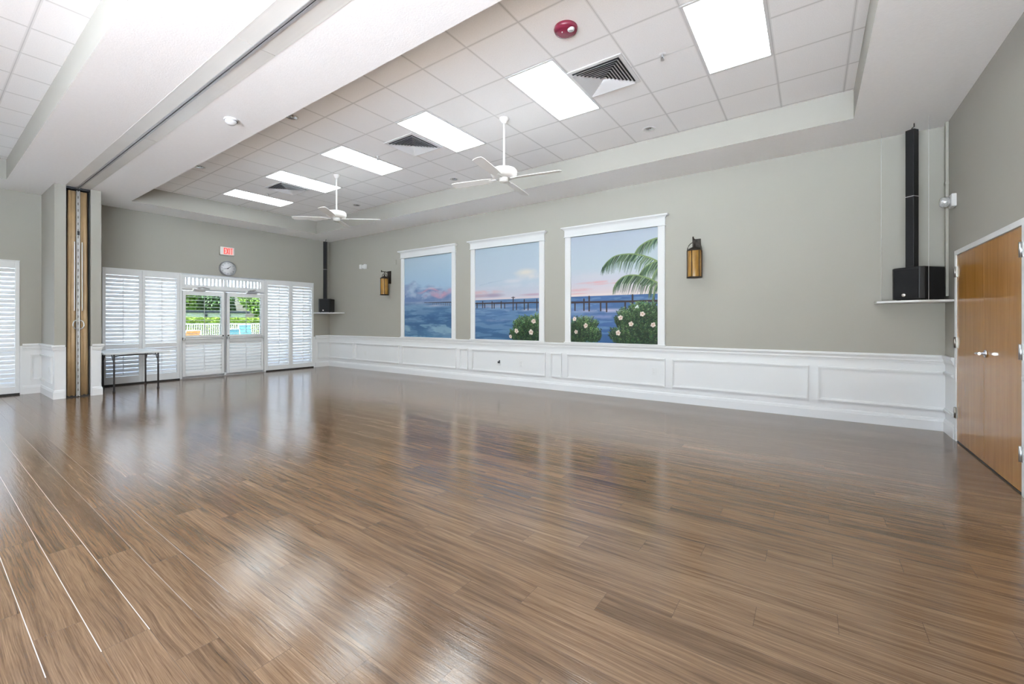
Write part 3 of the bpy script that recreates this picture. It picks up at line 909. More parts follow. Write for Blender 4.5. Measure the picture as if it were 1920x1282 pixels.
def fan(x, y, label, ph):
    t = thing('ceiling_fan', label, 'ceiling fan', (x, y, TRAY), ph, 'white ceiling fans')
    # local coordinates, hanging down from the tile
    K = dict(parent=t, local=True)
    build('canopy', MB().lathe([(0.062, 0.0), (0.064, -0.010), (0.030, -0.062), (0.016, -0.068)], (0, 0, 0), 28), M['fanwhite'], **K)
    build('downrod', MB().lathe([(0.013, -0.060), (0.013, -0.66)], (0, 0, 0), 14), M['fanwhite'], **K)
    build('motor_housing', MB().lathe([(0.016, -0.645), (0.10, -0.652), (0.155, -0.668), (0.170, -0.690), (0.170, -0.735), (0.155, -0.765), (0.120, -0.778), (0.05, -0.780), (0.0, -0.780)], (0, 0, 0), 40), M['fanwhite'], **K)
    build('switch_cap', MB().lathe([(0.062, -0.780), (0.062, -0.812), (0.054, -0.830), (0.0, -0.834)], (0, 0, 0), 28), M['fanwhite'], **K)
    for k in range(4):
        a = k * pi / 2
        R_ = Matrix.Rotation(a, 4, 'Z')
        ir = MB().box(0.10, 0.21, -0.020, 0.020, -0.796, -0.788).xf(R_)
        pitch = Matrix.Translation((0, 0, -0.790)) @ Matrix.Rotation(RAD(11), 4, 'X')
        pr = [(0.17, -0.045), (0.30, -0.058), (0.70, -0.066), (0.755, -0.058), (0.775, -0.02), (0.775, 0.02), (0.755, 0.058), (0.70, 0.066), (0.30, 0.058), (0.17, 0.045)]
        b = MB().prism(pr, -0.004, 0.004, 'z').xf(R_ @ pitch)
        bl = build('blade', b, M['fanwhite'], **K)
        build('blade_iron', ir, M['fanwhite'], bl, local=True)
    return t
fan0 = fan(-3.277, 4.466, 'white ceiling fan hanging between the murals and the closer light panels', RAD(12))
copy_tree(fan0, (-7.021, 4.447, TRAY), RAD(40), 'white ceiling fan hanging near the far corner')

# ------------------------------------------------------------------ murals
def srgb_lin(a):
    return np.where(a <= 0.04045, a / 12.92, ((a + 0.055) / 1.055) ** 2.4)

class Canvas:
    def __init__(s, w, h, seed):
        s.w, s.h = w, h
        s.rg = np.random.RandomState(seed)
        s.a = np.zeros((h, w, 3))
        s.U, s.V = np.meshgrid((np.arange(w) + 0.5) / w, (np.arange(h) + 0.5) / h)     # V up
    def noise(s, fx, fy, oct=4):
        out = np.zeros((s.h, s.w)); amp, tot = 1.0, 0.0
        for o in range(oct):
            gx, gy = max(2, int(fx * 2 ** o) + 2), max(2, int(fy * 2 ** o) + 2)
            G = s.rg.rand(gy + 1, gx + 1)
            x, y = s.U * (gx - 1), s.V * (gy - 1)
            xi, yi = x.astype(int), y.astype(int)
            tx, ty = x - xi, y - yi
            tx, ty = tx * tx * (3 - 2 * tx), ty * ty * (3 - 2 * ty)
            n = (G[yi, xi] * (1 - tx) + G[yi, xi + 1] * tx) * (1 - ty) + (G[yi + 1, xi] * (1 - tx) + G[yi + 1, xi + 1] * tx) * ty
            out += amp * n; tot += amp; amp *= 0.55
        return out / tot
    def blend(s, m, c):
        m = np.clip(m, 0, 1)[..., None]
        s.a = s.a * (1 - m) + (np.array(c) / 255.0) * m
    def vgrad(s, stops, m=None):
        vs = [p for p, c in stops]
        g = np.stack([np.interp(s.V, vs, [c[i] for p, c in stops]) for i in range(3)], -1) / 255.0
        s.a = g if m is None else s.a * (1 - m[..., None]) + g * m[..., None]
    def ell(s, u, v, ru, rv, soft=0.35):
        d = np.sqrt(((s.U - u) / ru) ** 2 + ((s.V - v) / rv) ** 2)
        return np.clip((1 - d) / soft, 0, 1)
    def rect(s, u0, u1, v0, v1):
        return ((s.U >= u0) & (s.U <= u1) & (s.V >= v0) & (s.V <= v1)).astype(float)
    def stroke(s, pts, r0, r1, c, al=1.0):
        pts = np.array(pts, float)
        asp = s.w / s.h
        n = len(pts)
        for i in range(n - 1):
            a, b = pts[i], pts[i + 1]
            L = max(2, int(np.hypot((b[0] - a[0]) * s.w, (b[1] - a[1]) * s.h)))
            for t in np.linspace(0, 1, L):
                q = a + (b - a) * t
                r = (r0 + (r1 - r0) * ((i + t) / (n - 1))) * s.w
                x, y = q[0] * s.w, q[1] * s.h
                x0, x1, y0, y1 = int(x - r - 1), int(x + r + 2), int(y - r - 1), int(y + r + 2)
                x0, y0 = max(0, x0), max(0, y0)
                if x0 >= s.w or y0 >= s.h or x1 <= 0 or y1 <= 0: continue
                yy, xx = np.mgrid[y0:min(y1, s.h), x0:min(x1, s.w)]
                m = np.clip(r + 0.5 - np.hypot(xx + 0.5 - x, yy + 0.5 - y), 0, 1) * al
                s.a[y0:min(y1, s.h), x0:min(x1, s.w)] = s.a[y0:min(y1, s.h), x0:min(x1, s.w)] * (1 - m[..., None]) + np.array(c) / 255.0 * m[..., None]

def sea_sky(cv, hz, sky, sea):
    cv.vgrad(sky)
    m = (cv.V < hz).astype(float)
    cv.vgrad(sea, m)
    n1 = cv.noise(2, 18, 5); n2 = cv.noise(4, 40, 4)
    cv.blend(m * np.clip((n1 - 0.53) * 4, 0, 0.35), (140, 166, 190))
    cv.blend(m * np.clip((0.45 - n1) * 4, 0, 0.35), (54, 88, 126))
    cv.blend(m * np.clip((n2 - 0.58) * 6, 0, 0.35), (130, 160, 188))

def pier(cv, u0, u1, v0, v1, posts, th):
    cv.stroke([(u0, v0), (u1, v1)], th, th, (64, 50, 50))
    for (u, up, dn) in posts:
        vd = v0 + (v1 - v0) * (u - u0) / (u1 - u0)
        cv.stroke([(u, vd + up), (u, vd - dn)], th * 0.9, th * 0.8, (60, 50, 50))

def bush(cv, blobs, flowers, n, sz):
    rg = cv.rg
    for (u, v, ru, rv) in blobs:
        cv.blend(cv.ell(u, v, ru * 0.92, rv * 0.92, 0.2) * np.clip(0.6 + cv.noise(12, 12, 3), 0, 1), (34, 52, 34))
    tones = [(28, 44, 32), (42, 62, 42), (60, 84, 52), (88, 114, 74), (124, 146, 106)]
    # upright sprigs carrying small leaves, lighter towards the tips
    for i in range(n):
        u, v, ru, rv = blobs[rg.randint(len(blobs))]
        a, r = rg.rand() * 2 * pi, math.sqrt(rg.rand())
        x, y = u + ru * r * cos(a) * 1.04, v + rv * r * sin(a)
        lift = max(0.0, sin(a)) * r
        L = sz * (0.7 + 0.9 * rg.rand())
        dx = (rg.rand() - 0.5) * 1.2 + (x - u) / ru * 0.5
        k = int(np.clip(rg.rand() * 3.0 + 1.7 * lift, 0, 4))
        for j in range(3):
            t = j / 2.0
            px, py = x + dx * L * t * 0.6, y + L * t * 0.8
            d = (-1 if rg.rand() < 0.5 else 1) * (0.5 + 0.5 * rg.rand())
            c = np.array(tones[min(4, max(0, k + (1 if j == 2 else 0) - (1 if rg.rand() < 0.3 else 0)))]) + rg.randint(-8, 9, 3)
            cv.stroke([(px, py), (px + d * L * 0.42, py + L * 0.22)], L * 0.16, L * 0.05, c, 0.85)
    for (u, v, r) in flowers:
        cv.stroke([(u + 0.1 * r, v - 0.35 * r), (u + 0.15 * r, v - 0.35 * r)], r * 0.75, r * 0.75, (52, 62, 44), 0.5)
        for k in range(5):
            a = k * 2 * pi / 5 + u * 9
            q = r * (0.85 + 0.3 * rg.rand())
            cv.stroke([(u + 0.2 * q * cos(a), v + 0.18 * q * sin(a)), (u + 0.52 * q * cos(a), v + 0.44 * q * sin(a))], q * 0.34, q * 0.38, [(232, 218, 206), (214, 192, 184), (224, 206, 198)][k % 3])
        cv.stroke([(u - 0.01 * r, v), (u + 0.06 * r, v + 0.04 * r)], r * 0.20, r * 0.16, (170, 120, 104), 0.8)
        cv.stroke([(u + 0.05 * r, v + 0.05 * r), (u + 0.22 * r, v + 0.2 * r)], r * 0.07, r * 0.05, (214, 188, 120), 0.9)

def frond(cv, pts, n, ln, cols):
    q = np.array(pts, float)
    q = np.vstack([2 * q[0] - q[1], q, 2 * q[-1] - q[-2]])
    pts = []
    for i in range(1, len(q) - 2):
        for t in np.linspace(0, 1, 8, endpoint=False):
            pts.append(0.5 * ((2 * q[i]) + (q[i + 1] - q[i - 1]) * t + (2 * q[i - 1] - 5 * q[i] + 4 * q[i + 1] - q[i + 2]) * t * t + (3 * q[i] - q[i - 1] - 3 * q[i + 1] + q[i + 2]) * t ** 3))
    pts.append(q[-2]); pts = np.array(pts)
    seg = np.r_[0, np.cumsum(np.hypot(*np.diff(pts, axis=0).T))]
    def at(t):
        q = t * seg[-1]
        return np.array([np.interp(q, seg, pts[:, 0]), np.interp(q, seg, pts[:, 1])])
    for i in range(n):
        t = i / (n - 1)
        p = at(t); d = at(min(1, t + 0.02)) - at(max(0, t - 0.02)); d /= (np.hypot(*d) + 1e-9)
        L = ln * (0.35 + 1.0 * math.sin(pi * min(1, 0.12 + t * 0.86)) ** 0.7) * (0.8 + 0.4 * cv.rg.rand())
        for sd_ in (0, 1):
            if cv.rg.rand() < 0.22: continue
            nx = d * 0.55 + np.array([0.0, -1.0]) * (0.95 if sd_ == 0 else 0.75) + (np.array([-0.12, 0.0]) if sd_ == 0 else np.array([0.10, 0.02]))
            nx /= np.hypot(*nx)
            mid = p + nx * L * 0.5 + d * L * 0.10
            end = p + nx * L + np.array([0.0, -0.10 * L])
            c = np.array(cols[cv.rg.randint(len(cols))]) + cv.rg.randint(-8, 8, 3)
            cv.stroke([p, mid, end], 0.0042, 0.0008, c, 0.9)
    cv.stroke([tuple(q) for q in pts], 0.008, 0.003, (120, 140, 92))

def paint(kind, W_, H_):
    hz = 0.432
    if kind == 0:
        cv = Canvas(W_, H_, 11)
        sea_sky(cv, hz, [(0.40, (128, 140, 168)), (0.50, (140, 158, 190)), (0.62, (160, 186, 210)), (1.0, (180, 199, 214))], [(0, (86, 124, 154)), (0.12, (74, 110, 146)), (0.25, (64, 100, 140)), (0.38, (92, 126, 160)), (0.44, (138, 156, 184))])
        n = cv.noise(4, 9, 5); n2 = cv.noise(6, 16, 4)
        hill = np.clip((0.685 - 0.05 * np.abs(cv.U - 0.2) * 3 - cv.V + (n - 0.5) * 0.14) * 18, 0, 1) * (cv.V > hz)
        cv.blend(hill * np.clip(0.55 + (n2 - 0.5) * 2.2, 0, 0.95), (104, 128, 168))
        cv.blend(hill * np.clip((n - 0.55) * 5, 0, 0.4) * (cv.V > 0.47), (186, 194, 212))
        for (u, v, ru, rv) in ((0.40, 0.565, 0.16, 0.022), (0.62, 0.575, 0.2, 0.02), (0.82, 0.530, 0.36, 0.036), (0.66, 0.500, 0.28, 0.026), (0.95, 0.555, 0.24, 0.030)):
            cv.blend(cv.ell(u, v + 0.02 * np.sin(cv.U * 14), ru, rv, 0.9) * np.clip(0.5 + (n2 - 0.45) * 3, 0, 0.85), (206, 150, 166))
        cv.blend(cv.ell(0.55, 0.60, 0.34, 0.02, 0.9) * 0.5, (206, 208, 220))
        cv.blend(cv.rect(0, 1, hz - 0.02, hz + 0.012) * (0.5 + 0.0 * cv.U) * np.clip(n * 1.4, 0, 0.8), (150, 158, 184))
        cv.stroke([(0.44, 0.428), (0.62, 0.424), (1.0, 0.420)], 0.003, 0.006, (54, 52, 60))
        for i in range(12):
            u = 0.62 + 0.036 * i
            cv.stroke([(u, 0.420), (u, 0.400 - 0.002 * i)], 0.003, 0.0035, (62, 58, 66))
        cv.blend(cv.ell(0.72, 0.385, 0.36, 0.022, 0.9) * np.clip(n2 * 1.5 - 0.2, 0, 0.8), (186, 182, 200))
        nb = cv.noise(3, 10, 4)
        cv.blend((cv.V < 0.16) * np.clip((nb - 0.5) * 5, 0, 0.55), (156, 186, 200))
    elif kind == 1:
        cv = Canvas(W_, H_, 23)
        sea_sky(cv, hz, [(0.40, (205, 196, 204)), (0.47, (196, 196, 208)), (0.60, (186, 198, 212)), (1.0, (177, 192, 205))], [(0, (58, 92, 128)), (0.10, (66, 102, 140)), (0.25, (84, 116, 156)), (0.40, (88, 118, 156)), (0.44, (70, 102, 146))])
        n = cv.noise(4, 8, 5); n2 = cv.noise(7, 20, 4)
        for (u, v, ru, rv, c) in ((0.80, 0.70, 0.20, 0.05, (224, 218, 208)), (0.88, 0.655, 0.26, 0.04, (214, 212, 212)), (0.62, 0.62, 0.3, 0.03, (206, 208, 216)), (0.80, 0.57, 0.4, 0.035, (200, 206, 216)), (0.4, 0.56, 0.35, 0.02, (196, 200, 212))):
            cv.blend(cv.ell(u, v, ru, rv, 0.8) * np.clip(0.4 + (n - 0.4) * 3, 0, 0.95), c)
        for (a, b) in (((0.08, 0.595), (0.30, 0.625)), ((0.22, 0.615), (0.52, 0.645))):
            cv.stroke([a, ((a[0] + b[0]) / 2, a[1] + 0.012), b], 0.007, 0.003, (160, 174, 196), 0.12)
        cv.blend(cv.ell(0.16, 0.515, 0.34, 0.03, 0.8) * np.clip(0.5 + (n2 - 0.4) * 3, 0, 0.85), (214, 170, 172))
        cv.blend(cv.ell(0.30, 0.478, 0.22, 0.03, 0.7) * 0.75 * (cv.V > 0.455), (158, 142, 164))
        cv.blend(cv.ell(0.05, 0.478, 0.2, 0.025, 0.7) * 0.7 * (cv.V > 0.455), (176, 148, 160))
        cv.blend(cv.ell(0.92, 0.470, 0.25, 0.016, 0.7) * 0.7, (184, 150, 168))
        cv.blend(cv.rect(0, 1, 0.436, 0.452) * 0.8, (216, 200, 206))
        cv.blend(cv.ell(0.30, 0.360, 0.6, 0.02, 0.9) * np.clip(n2 * 1.4 - 0.2, 0, 0.6), (178, 172, 192))
        cv.blend(cv.ell(0.75, 0.315, 0.32, 0.022, 0.9) * np.clip(n2 * 2.4 - 0.7, 0, 0.9), (196, 190, 204))
        cv.blend(cv.ell(0.34, 0.21, 0.36, 0.022, 0.9) * np.clip(n2 * 2.0 - 0.6, 0, 0.7), (164, 160, 184))
        pier(cv, 0.0, 1.0, 0.397, 0.388, [(0.035, 0.005, 0.05), (0.13, 0.02, 0.05), (0.165, 0.0, 0.05), (0.285, 0.015, 0.055), (0.32, 0.0, 0.055), (0.43, 0.015, 0.055), (0.485, 0.0, 0.055), (0.615, 0.06, 0.075), (0.665, 0.0, 0.07), (0.78, 0.03, 0.07), (0.835, 0.0, 0.075), (0.96, 0.03, 0.085)], 0.008)
        cv.stroke([(0.59, 0.448), (0.64, 0.448)], 0.004, 0.004, (80, 72, 76))
        bush(cv, [(0.86, 0.08, 0.20, 0.14), (0.76, 0.13, 0.13, 0.09), (0.95, 0.14, 0.12, 0.10), (0.68, 0.04, 0.10, 0.05)], [(0.915, 0.200, 0.036), (0.665, 0.098, 0.034), (0.875, 0.088, 0.038), (0.575, 0.040, 0.026)], 900, 0.036)
    else:
        cv = Canvas(W_, H_, 37)
        sea_sky(cv, hz, [(0.40, (222, 204, 204)), (0.46, (218, 202, 206)), (0.56, (200, 200, 212)), (0.70, (186, 198, 208)), (1.0, (178, 187, 201))], [(0, (58, 92, 138)), (0.15, (66, 98, 146)), (0.30, (84, 112, 156)), (0.42, (72, 104, 150)), (0.44, (66, 100, 150))])
        n = cv.noise(4, 8, 5); n2 = cv.noise(7, 20, 4)
        cv.blend(cv.ell(0.28, 0.61, 0.28, 0.05, 0.9) * np.clip(0.3 + (n - 0.4) * 3, 0, 0.6), (206, 204, 210))
        for (u, v, ru, rv) in ((0.32, 0.555, 0.30, 0.016), (0.12, 0.495, 0.18, 0.018), (0.48, 0.535, 0.3, 0.012), (0.06, 0.458, 0.2, 0.010)):
            cv.blend(cv.ell(u, v + 0.02 * (cv.U - 0.2), ru, rv, 0.9) * np.clip(0.45 + (n2 - 0.4) * 3, 0, 0.85), (222, 166, 170))
        cv.blend(cv.rect(0, 1, 0.436, 0.455) * 0.7, (228, 214, 212))
        cv.blend(cv.ell(0.40, 0.295, 0.62, 0.028, 0.9) * np.clip(n2 * 2.6 - 0.75, 0, 0.9), (190, 180, 200))
        cv.blend(cv.ell(0.40, 0.24, 0.45, 0.03, 0.9) * np.clip(n2 * 2.2 - 0.8, 0, 0.6), (150, 150, 186))
        pier(cv, 0.0, 1.0, 0.378, 0.372, [(0.055, 0.0, 0.075), (0.168, 0.028, 0.075), (0.232, 0.052, 0.08), (0.37, 0.0, 0.08), (0.44, 0.0, 0.088), (0.65, 0.0, 0.09), (0.73, 0.055, 0.10), (0.955, 0.03, 0.1)], 0.010)
        gs = [(52, 74, 56), (72, 94, 68), (96, 116, 86), (132, 150, 118), (40, 60, 46)]
        frond(cv, [(1.02, 0.905), (0.90, 0.885), (0.80, 0.84), (0.745, 0.775)], 40, 0.10, gs)
        frond(cv, [(1.02, 0.69), (0.90, 0.745), (0.74, 0.785), (0.56, 0.785), (0.46, 0.745), (0.395, 0.69)], 70, 0.12, gs)
        frond(cv, [(1.04, 0.71), (0.95, 0.70), (0.86, 0.66), (0.80, 0.60)], 40, 0.13, gs)
        frond(cv, [(1.02, 0.66), (0.97, 0.62), (0.93, 0.54), (0.91, 0.46)], 36, 0.12, gs)
        frond(cv, [(1.0, 0.52), (0.90, 0.565), (0.76, 0.60), (0.64, 0.595), (0.56, 0.55), (0.52, 0.50)], 64, 0.12, gs)
        frond(cv, [(1.03, 0.53), (0.98, 0.50), (0.95, 0.43), (0.94, 0.37)], 40, 0.11, gs)
        bush(cv, [(0.82, 0.12, 0.24, 0.20), (0.92, 0.22, 0.14, 0.13), (0.66, 0.20, 0.11, 0.09), (0.62, 0.06, 0.13, 0.08), (0.80, 0.27, 0.11, 0.07), (0.95, 0.10, 0.12, 0.16)],
             [(0.835, 0.262, 0.032), (0.60, 0.232, 0.030), (0.715, 0.174, 0.030), (0.945, 0.168, 0.030), (0.572, 0.096, 0.032)], 1900, 0.028)
        cv.stroke([(0.765, 0.318), (0.785, 0.335), (0.79, 0.318)], 0.008, 0.006, (206, 212, 210))
        bush(cv, [(0.10, 0.09, 0.17, 0.13), (0.20, 0.14, 0.13, 0.08), (0.28, 0.06, 0.09, 0.06)], [(0.048, 0.222, 0.026), (0.192, 0.158, 0.030), (0.068, 0.098, 0.028)], 900, 0.028)
    return cv.a

def mk_canvas_mat():
    k = NT('mural_paint')
    at = k.n('ShaderNodeVertexColor'); at.layer_name = 'paint'
    k.base(at.outputs[0])
    k.rough(0.55)
    k.b.inputs['Specular IOR Level'].default_value = 0.25
    p, x, y, z = k.pos()
    k.bump(k.noise(p, 160, 3), 0.06, 0.002)
    return k.m
M['mural'] = mk_canvas_mat()

YB_MURAL = YB - 0.0015
def mural(kind, xa, xb, label):
    YB = YB_MURAL
    t = thing('framed_mural', label, 'mural', ((xa + xb) / 2, YB, RAIL), 0, 'seascape murals in white casings')
    cw = 0.118
    for a, b in ((xa, xa + cw), (xb - cw, xb)):
        f = MB().prism([(a, YB), (a, YB - 0.022), (a + 0.012, YB - 0.030), (b - 0.012, YB - 0.030), (b, YB - 0.022), (b, YB)], 0.925, 2.868, 'z')
        build('side_casing', f, M['white'], t)
    h = MB()
    h.box(xa - 0.004, xb + 0.004, YB - 0.034, YB, 2.866, 3.000)
    h.box(xa - 0.012, xb + 0.012, YB - 0.044, YB, 2.866, 2.884)
    # cornice with a cove, mitred returns approximated by stacked steps
    for k in range(6):
        t_ = k / 5
        o = 0.036 + 0.050 * (1 - cos(t_ * pi / 2))
        h.box(xa - (o - 0.034) - 0.004, xb + (o - 0.034) + 0.004, YB - o, YB, 2.985 + 0.008 * k, 2.993 + 0.008 * k)
    h.box(xa - 0.056, xb + 0.056, YB - 0.088, YB, 3.033, 3.050)
    build('head_casing', h, M['white'], t)
    build('sill', MB().box(xa - 0.012, xb + 0.012, YB - 0.046, YB, 0.903, 0.926), M['white'], t, bevel=0.004)
    # painted surface as a fine grid carrying the paint colours
    x0, x1, z0, z1 = xa + cw - 0.004, xb - cw + 0.004, 0.922, 2.870
    nx, nz = 300, 360
    img = paint(kind, nx + 1, nz + 1)
    xs, zs = np.linspace(x0, x1, nx + 1), np.linspace(z0, z1, nz + 1)
    X, Z = np.meshgrid(xs, zs)
    org = ORG[t.name]
    co = np.stack([X - org.x, np.full_like(X, YB - 0.003 - org.y), Z - org.z], -1).reshape(-1, 3)
    i = np.arange((nx + 1) * nz).reshape(nz, nx + 1)[:, :-1].ravel()
    quads = np.stack([i, i + 1, i + nx + 2, i + nx + 1], -1)
    me = bpy.data.meshes.new('painting')
    me.from_pydata(co.tolist(), [], quads.tolist())
    ca = me.color_attributes.new('paint', 'FLOAT_COLOR', 'POINT')
    rgb = np.clip(srgb_lin(np.clip(img, 0, 1)) * 0.84, 0, 0.9).reshape(-1, 3)
    ca.data.foreach_set('color', np.c_[rgb, np.ones(len(rgb))].astype(np.float32).ravel())
    me.materials.append(M['mural'])
    o = bpy.data.objects.new('painting', me)
    COL.objects.link(o); o.parent = t
    return t
mural(0, -8.385, -6.545, 'framed mural of a cloudy blue sea with pink streaks, no flowers')
mural(1, -6.095, -4.222, 'framed mural of a pier over blue sea with one small flower bush')
mural(2, -3.772, -1.942, 'framed mural with palm fronds and two white-flowered bushes')

# ------------------------------------------------------------------ wall lanterns
def sconce(x, label):
    t = thing('wall_lantern', label, 'wall lamp', (x, YB, 1.97), 0, 'amber wall lanterns')
    d = 0.165
    cx, cy = x, YB - d
    build('back_plate', MB().box(x - 0.060, x + 0.060, YB - 0.026, YB, 2.268, 2.592), M['bronze'], t, bevel=0.004)
    a = MB().tube([(x, YB - 0.02, 2.555), (x, cy - 0.09, 2.565)], 0.009, 8)
    a.tube([(x, cy - 0.085, 2.545), (x, cy - 0.092, 2.590)], 0.011, 8)
    a.tube([(x, cy, 2.562), (x, cy, 2.515)], 0.007, 8)
    build('arm', a, M['bronze'], t)
    c = MB()
    hoop = [(x + 0.104 * cos(q), cy, 2.395 + 0.125 * sin(q)) for q in [pi * i / 16 for i in range(17)]]
    c.tube(hoop, 0.006, 8)
    c.lathe([(0.104, 2.382), (0.108, 2.388), (0.108, 2.402), (0.098, 2.406)], (cx, cy, 0), 32)
    c.lathe([(0.104, 1.990), (0.110, 1.986), (0.110, 1.970), (0.030, 1.966), (0.0, 1.966)], (cx, cy, 0), 32)
    for k in range(6):
        q = k * pi / 3 + 0.35
        c.tube([(cx + 0.105 * cos(q), cy + 0.105 * sin(q), 1.975), (cx + 0.105 * cos(q), cy + 0.105 * sin(q), 2.395)], 0.0055, 6)
    build('cage', c, M['bronze'], t)
    build('cap', MB().lathe([(0.100, 2.398), (0.085, 2.418), (0.050, 2.438), (0.016, 2.452), (0.012, 2.500), (0.0, 2.502)], (cx, cy, 0), 32), M['bronze'], t)
    build('glass_shade', MB().lathe([(0.0, 1.978), (0.096, 1.978), (0.098, 1.99), (0.098, 2.385), (0.092, 2.392)], (cx, cy, 0), 40), M['amber'], t)
    return t
sc = sconce(-8.842, 'amber glass lantern between the far speaker and the murals')
copy_tree(sc, (-1.463, YB, 1.97), None, 'amber glass lantern right of the palm mural')

# ------------------------------------------------------------------ speakers on corner shelves
def corner_shelf(poly, z, label, wires):
    cx = sum(p[0] for p in poly) / len(poly); cy = sum(p[1] for p in poly) / len(poly)
    t = thing('corner_shelf', label, 'shelf', (cx, cy, z), 0, 'corner speaker shelves')
    build('board', MB().prism(poly, z - 0.024, z, 'z'), M['white'], t, bevel=0.003)
    for (x, y) in wires:
        build('hanger_wire', MB().tube([(x, y, z - 0.03), (x, y, SOF)], 0.0018, 6), M['vent'], t)
    return t
SZ = 1.553
corner_shelf([(0.655, YB), (0.655, 6.83), (1.0, 6.60), (XR, 6.68), (XR, YB)], SZ, 'white corner shelf beside the oak doors carrying the near speaker', [(0.700, 6.850), (1.085, 6.632)])
corner_shelf([(XL, YB), (XL, 6.60), (-11.27, 6.55), (-10.80, 6.98), (-10.80, YB)], SZ, 'white corner shelf beside the shutters carrying the far speaker', [])

def speaker(loc, rz, label, top):
    """front faces local -Y"""
    t = thing('column_speaker', label, 'speaker', loc, rz, 'black column speakers')
    K = dict(parent=t, local=True)
    w, d, h = 0.165, 0.185, 0.385
    sub = build('subwoofer', MB().prism([(-w, -d + 0.04), (-w + 0.04, -d), (w - 0.04, -d), (w, -d + 0.04), (w, d), (-w, d)], 0.012, h, 'z'), M['black'], bevel=0.008, **K)
    build('grille', MB().box(-w + 0.045, w - 0.045, -d - 0.006, -d + 0.01, 0.03, h - 0.03), M['grille'], sub, local=True, bevel=0.003)
    build('badge', MB().lathe([(0.0, -0.010), (0.018, -0.010), (0.020, -0.004), (0.020, 0.0)], (-0.02, -d - 0.004, 0.062), 20, 0, True, 'y'), M['badge'], sub, local=True)
    for fx_ in (-w + 0.04, w - 0.04):
        for fy_ in (-d + 0.08, d - 0.06):
            build('foot', MB().lathe([(0.018, 0.0), (0.020, 0.013)], (fx_, fy_, 0), 12), M['dark'], sub, local=True)
    q = 0.043
    oy = -0.085
    mid = 0.385 + (top - 0.385) * 0.515
    for z0, z1 in ((h, mid - 0.002), (mid + 0.002, top)):
        co = build('column_segment', MB().box(-q, q, oy - q, oy + q, z0, z1), M['black'], bevel=0.006, **K)
        build('column_grille', MB().box(-q + 0.008, q - 0.008, oy - q - 0.004, oy - q + 0.006, z0 + 0.02, z1 - 0.02), M['grille'], co, local=True)
    build('seam_ring', MB().box(-q - 0.001, q + 0.001, oy - q - 0.001, oy + q + 0.001, mid - 0.003, mid + 0.003), M['rail'], **K)
    top_gap = SOF - loc[2]
    build('ceiling_hook', MB().tube([(0.0, oy, top - 0.004), (0.0, oy, top + 0.02), (0.015, oy + 0.01, top + 0.035), (0.015, oy + 0.01, top_gap)], 0.006, 6), M['dark'], **K)
    return t
# near speaker: front normal (-0.623,-0.783) ; local -Y -> rz
sp = speaker((1.02, 6.845, SZ), math.atan2(-0.783, -0.623) + pi / 2, 'black column speaker on the shelf beside the oak doors', 2.00)
c = copy_tree(sp, (-11.285, 6.83, SZ), RAD(-51) + pi / 2, 'black column speaker in the far corner beside the shutters')

# ------------------------------------------------------------------ wall fixtures
em = thing('wall_strobe', 'white wall fixture with glassy head above the oak doors', 'strobe', (XR, 6.67, 2.64), 0, 'white wall fixtures with lamps')
build('back_box', MB().box(XR - 0.040, XR, 6.60, 6.74, 2.575, 2.715), M['plastic'], em, bevel=0.006)
build('neck', MB().tube([(XR - 0.03, 6.67, 2.64), (XR - 0.06, 6.67, 2.64)], 0.032, 14), M['plastic'], em)
build('lamp_head', MB().lathe([(0.0, -0.125), (0.040, -0.122), (0.055, -0.105), (0.058, -0.065), (0.045, -0.045), (0.0, -0.04)], (XR, 6.67, 2.64), 24, 0, True, 'x'), M['lensglass'], em)
em2 = thing('wall_strobe', 'small white wall fixture right of the far speaker', 'strobe', (-9.91, YB, 2.78), 0, 'white wall fixtures with lamps')
build('back_box', MB().box(-9.87, -9.78, YB - 0.05, YB, 2.715, 2.845), M['plastic'], em2, bevel=0.006)
build('lamp_head', MB().box(-10.0, -9.93, YB - 0.09, YB - 0.005, 2.72, 2.84).box(-9.93, -9.87, YB - 0.05, YB - 0.005, 2.735, 2.825), M['plastic'], em2, bevel=0.008)

cn = thing('conduit', 'painted vertical cable conduit in the corner above the oak doors', 'conduit', (XR, 6.95, 2.3))
build('channel', MB().box(XR - 0.026, XR, 6.93, 6.99, 1.60, SOF), M['paint'], cn, bevel=0.004)
build('cover_clip', MB().box(XR - 0.029, XR, 6.925, 6.995, 2.9, 2.93), M['paint'], cn)

bp = thing('blank_wall_plate', 'small painted blank plate left of the cloudy sea mural', 'wall plate', (-8.637, YB, 2.80))
build('plate', MB().box(-8.695, -8.580, YB - 0.007, YB, 2.742, 2.862), M['paint'], bp, bevel=0.003)
for sz_ in (2.83, 2.775):
    build('screw', MB().lathe([(0.0, -0.0085), (0.005, -0.0085), (0.005, -0.006)], (-8.637, YB, sz_), 10, 0, True, 'y'), M['steel'], bp)

def outlet(x, z, label):
    t = thing('wall_outlet', label, 'outlet', (x, YB, z), 0, 'white wall outlets')
    build('cover_plate', MB().box(x - 0.036, x + 0.036, YB - 0.006, YB, z - 0.058, z + 0.058), M['plastic'], t, bevel=0.002)
    for dz in (-0.020, 0.020):
        s_ = build('socket', MB().box(x - 0.017, x + 0.017, YB - 0.009, YB - 0.005, z + dz - 0.014, z + dz + 0.014), M['plastic'], t, bevel=0.002)
        build('slots', MB().box(x - 0.008, x - 0.005, YB - 0.0095, YB - 0.008, z + dz - 0.005, z + dz + 0.006).box(x + 0.005, x + 0.008, YB - 0.0095, YB - 0.008, z + dz - 0.005, z + dz + 0.006), M['rail'], s_)
    return t
o0 = outlet(-4.779, 0.453, 'white outlet right of the black plug, below the middle mural')
copy_tree(o0, (-2.124, YB, 0.486), None, 'white outlet below the palm mural')
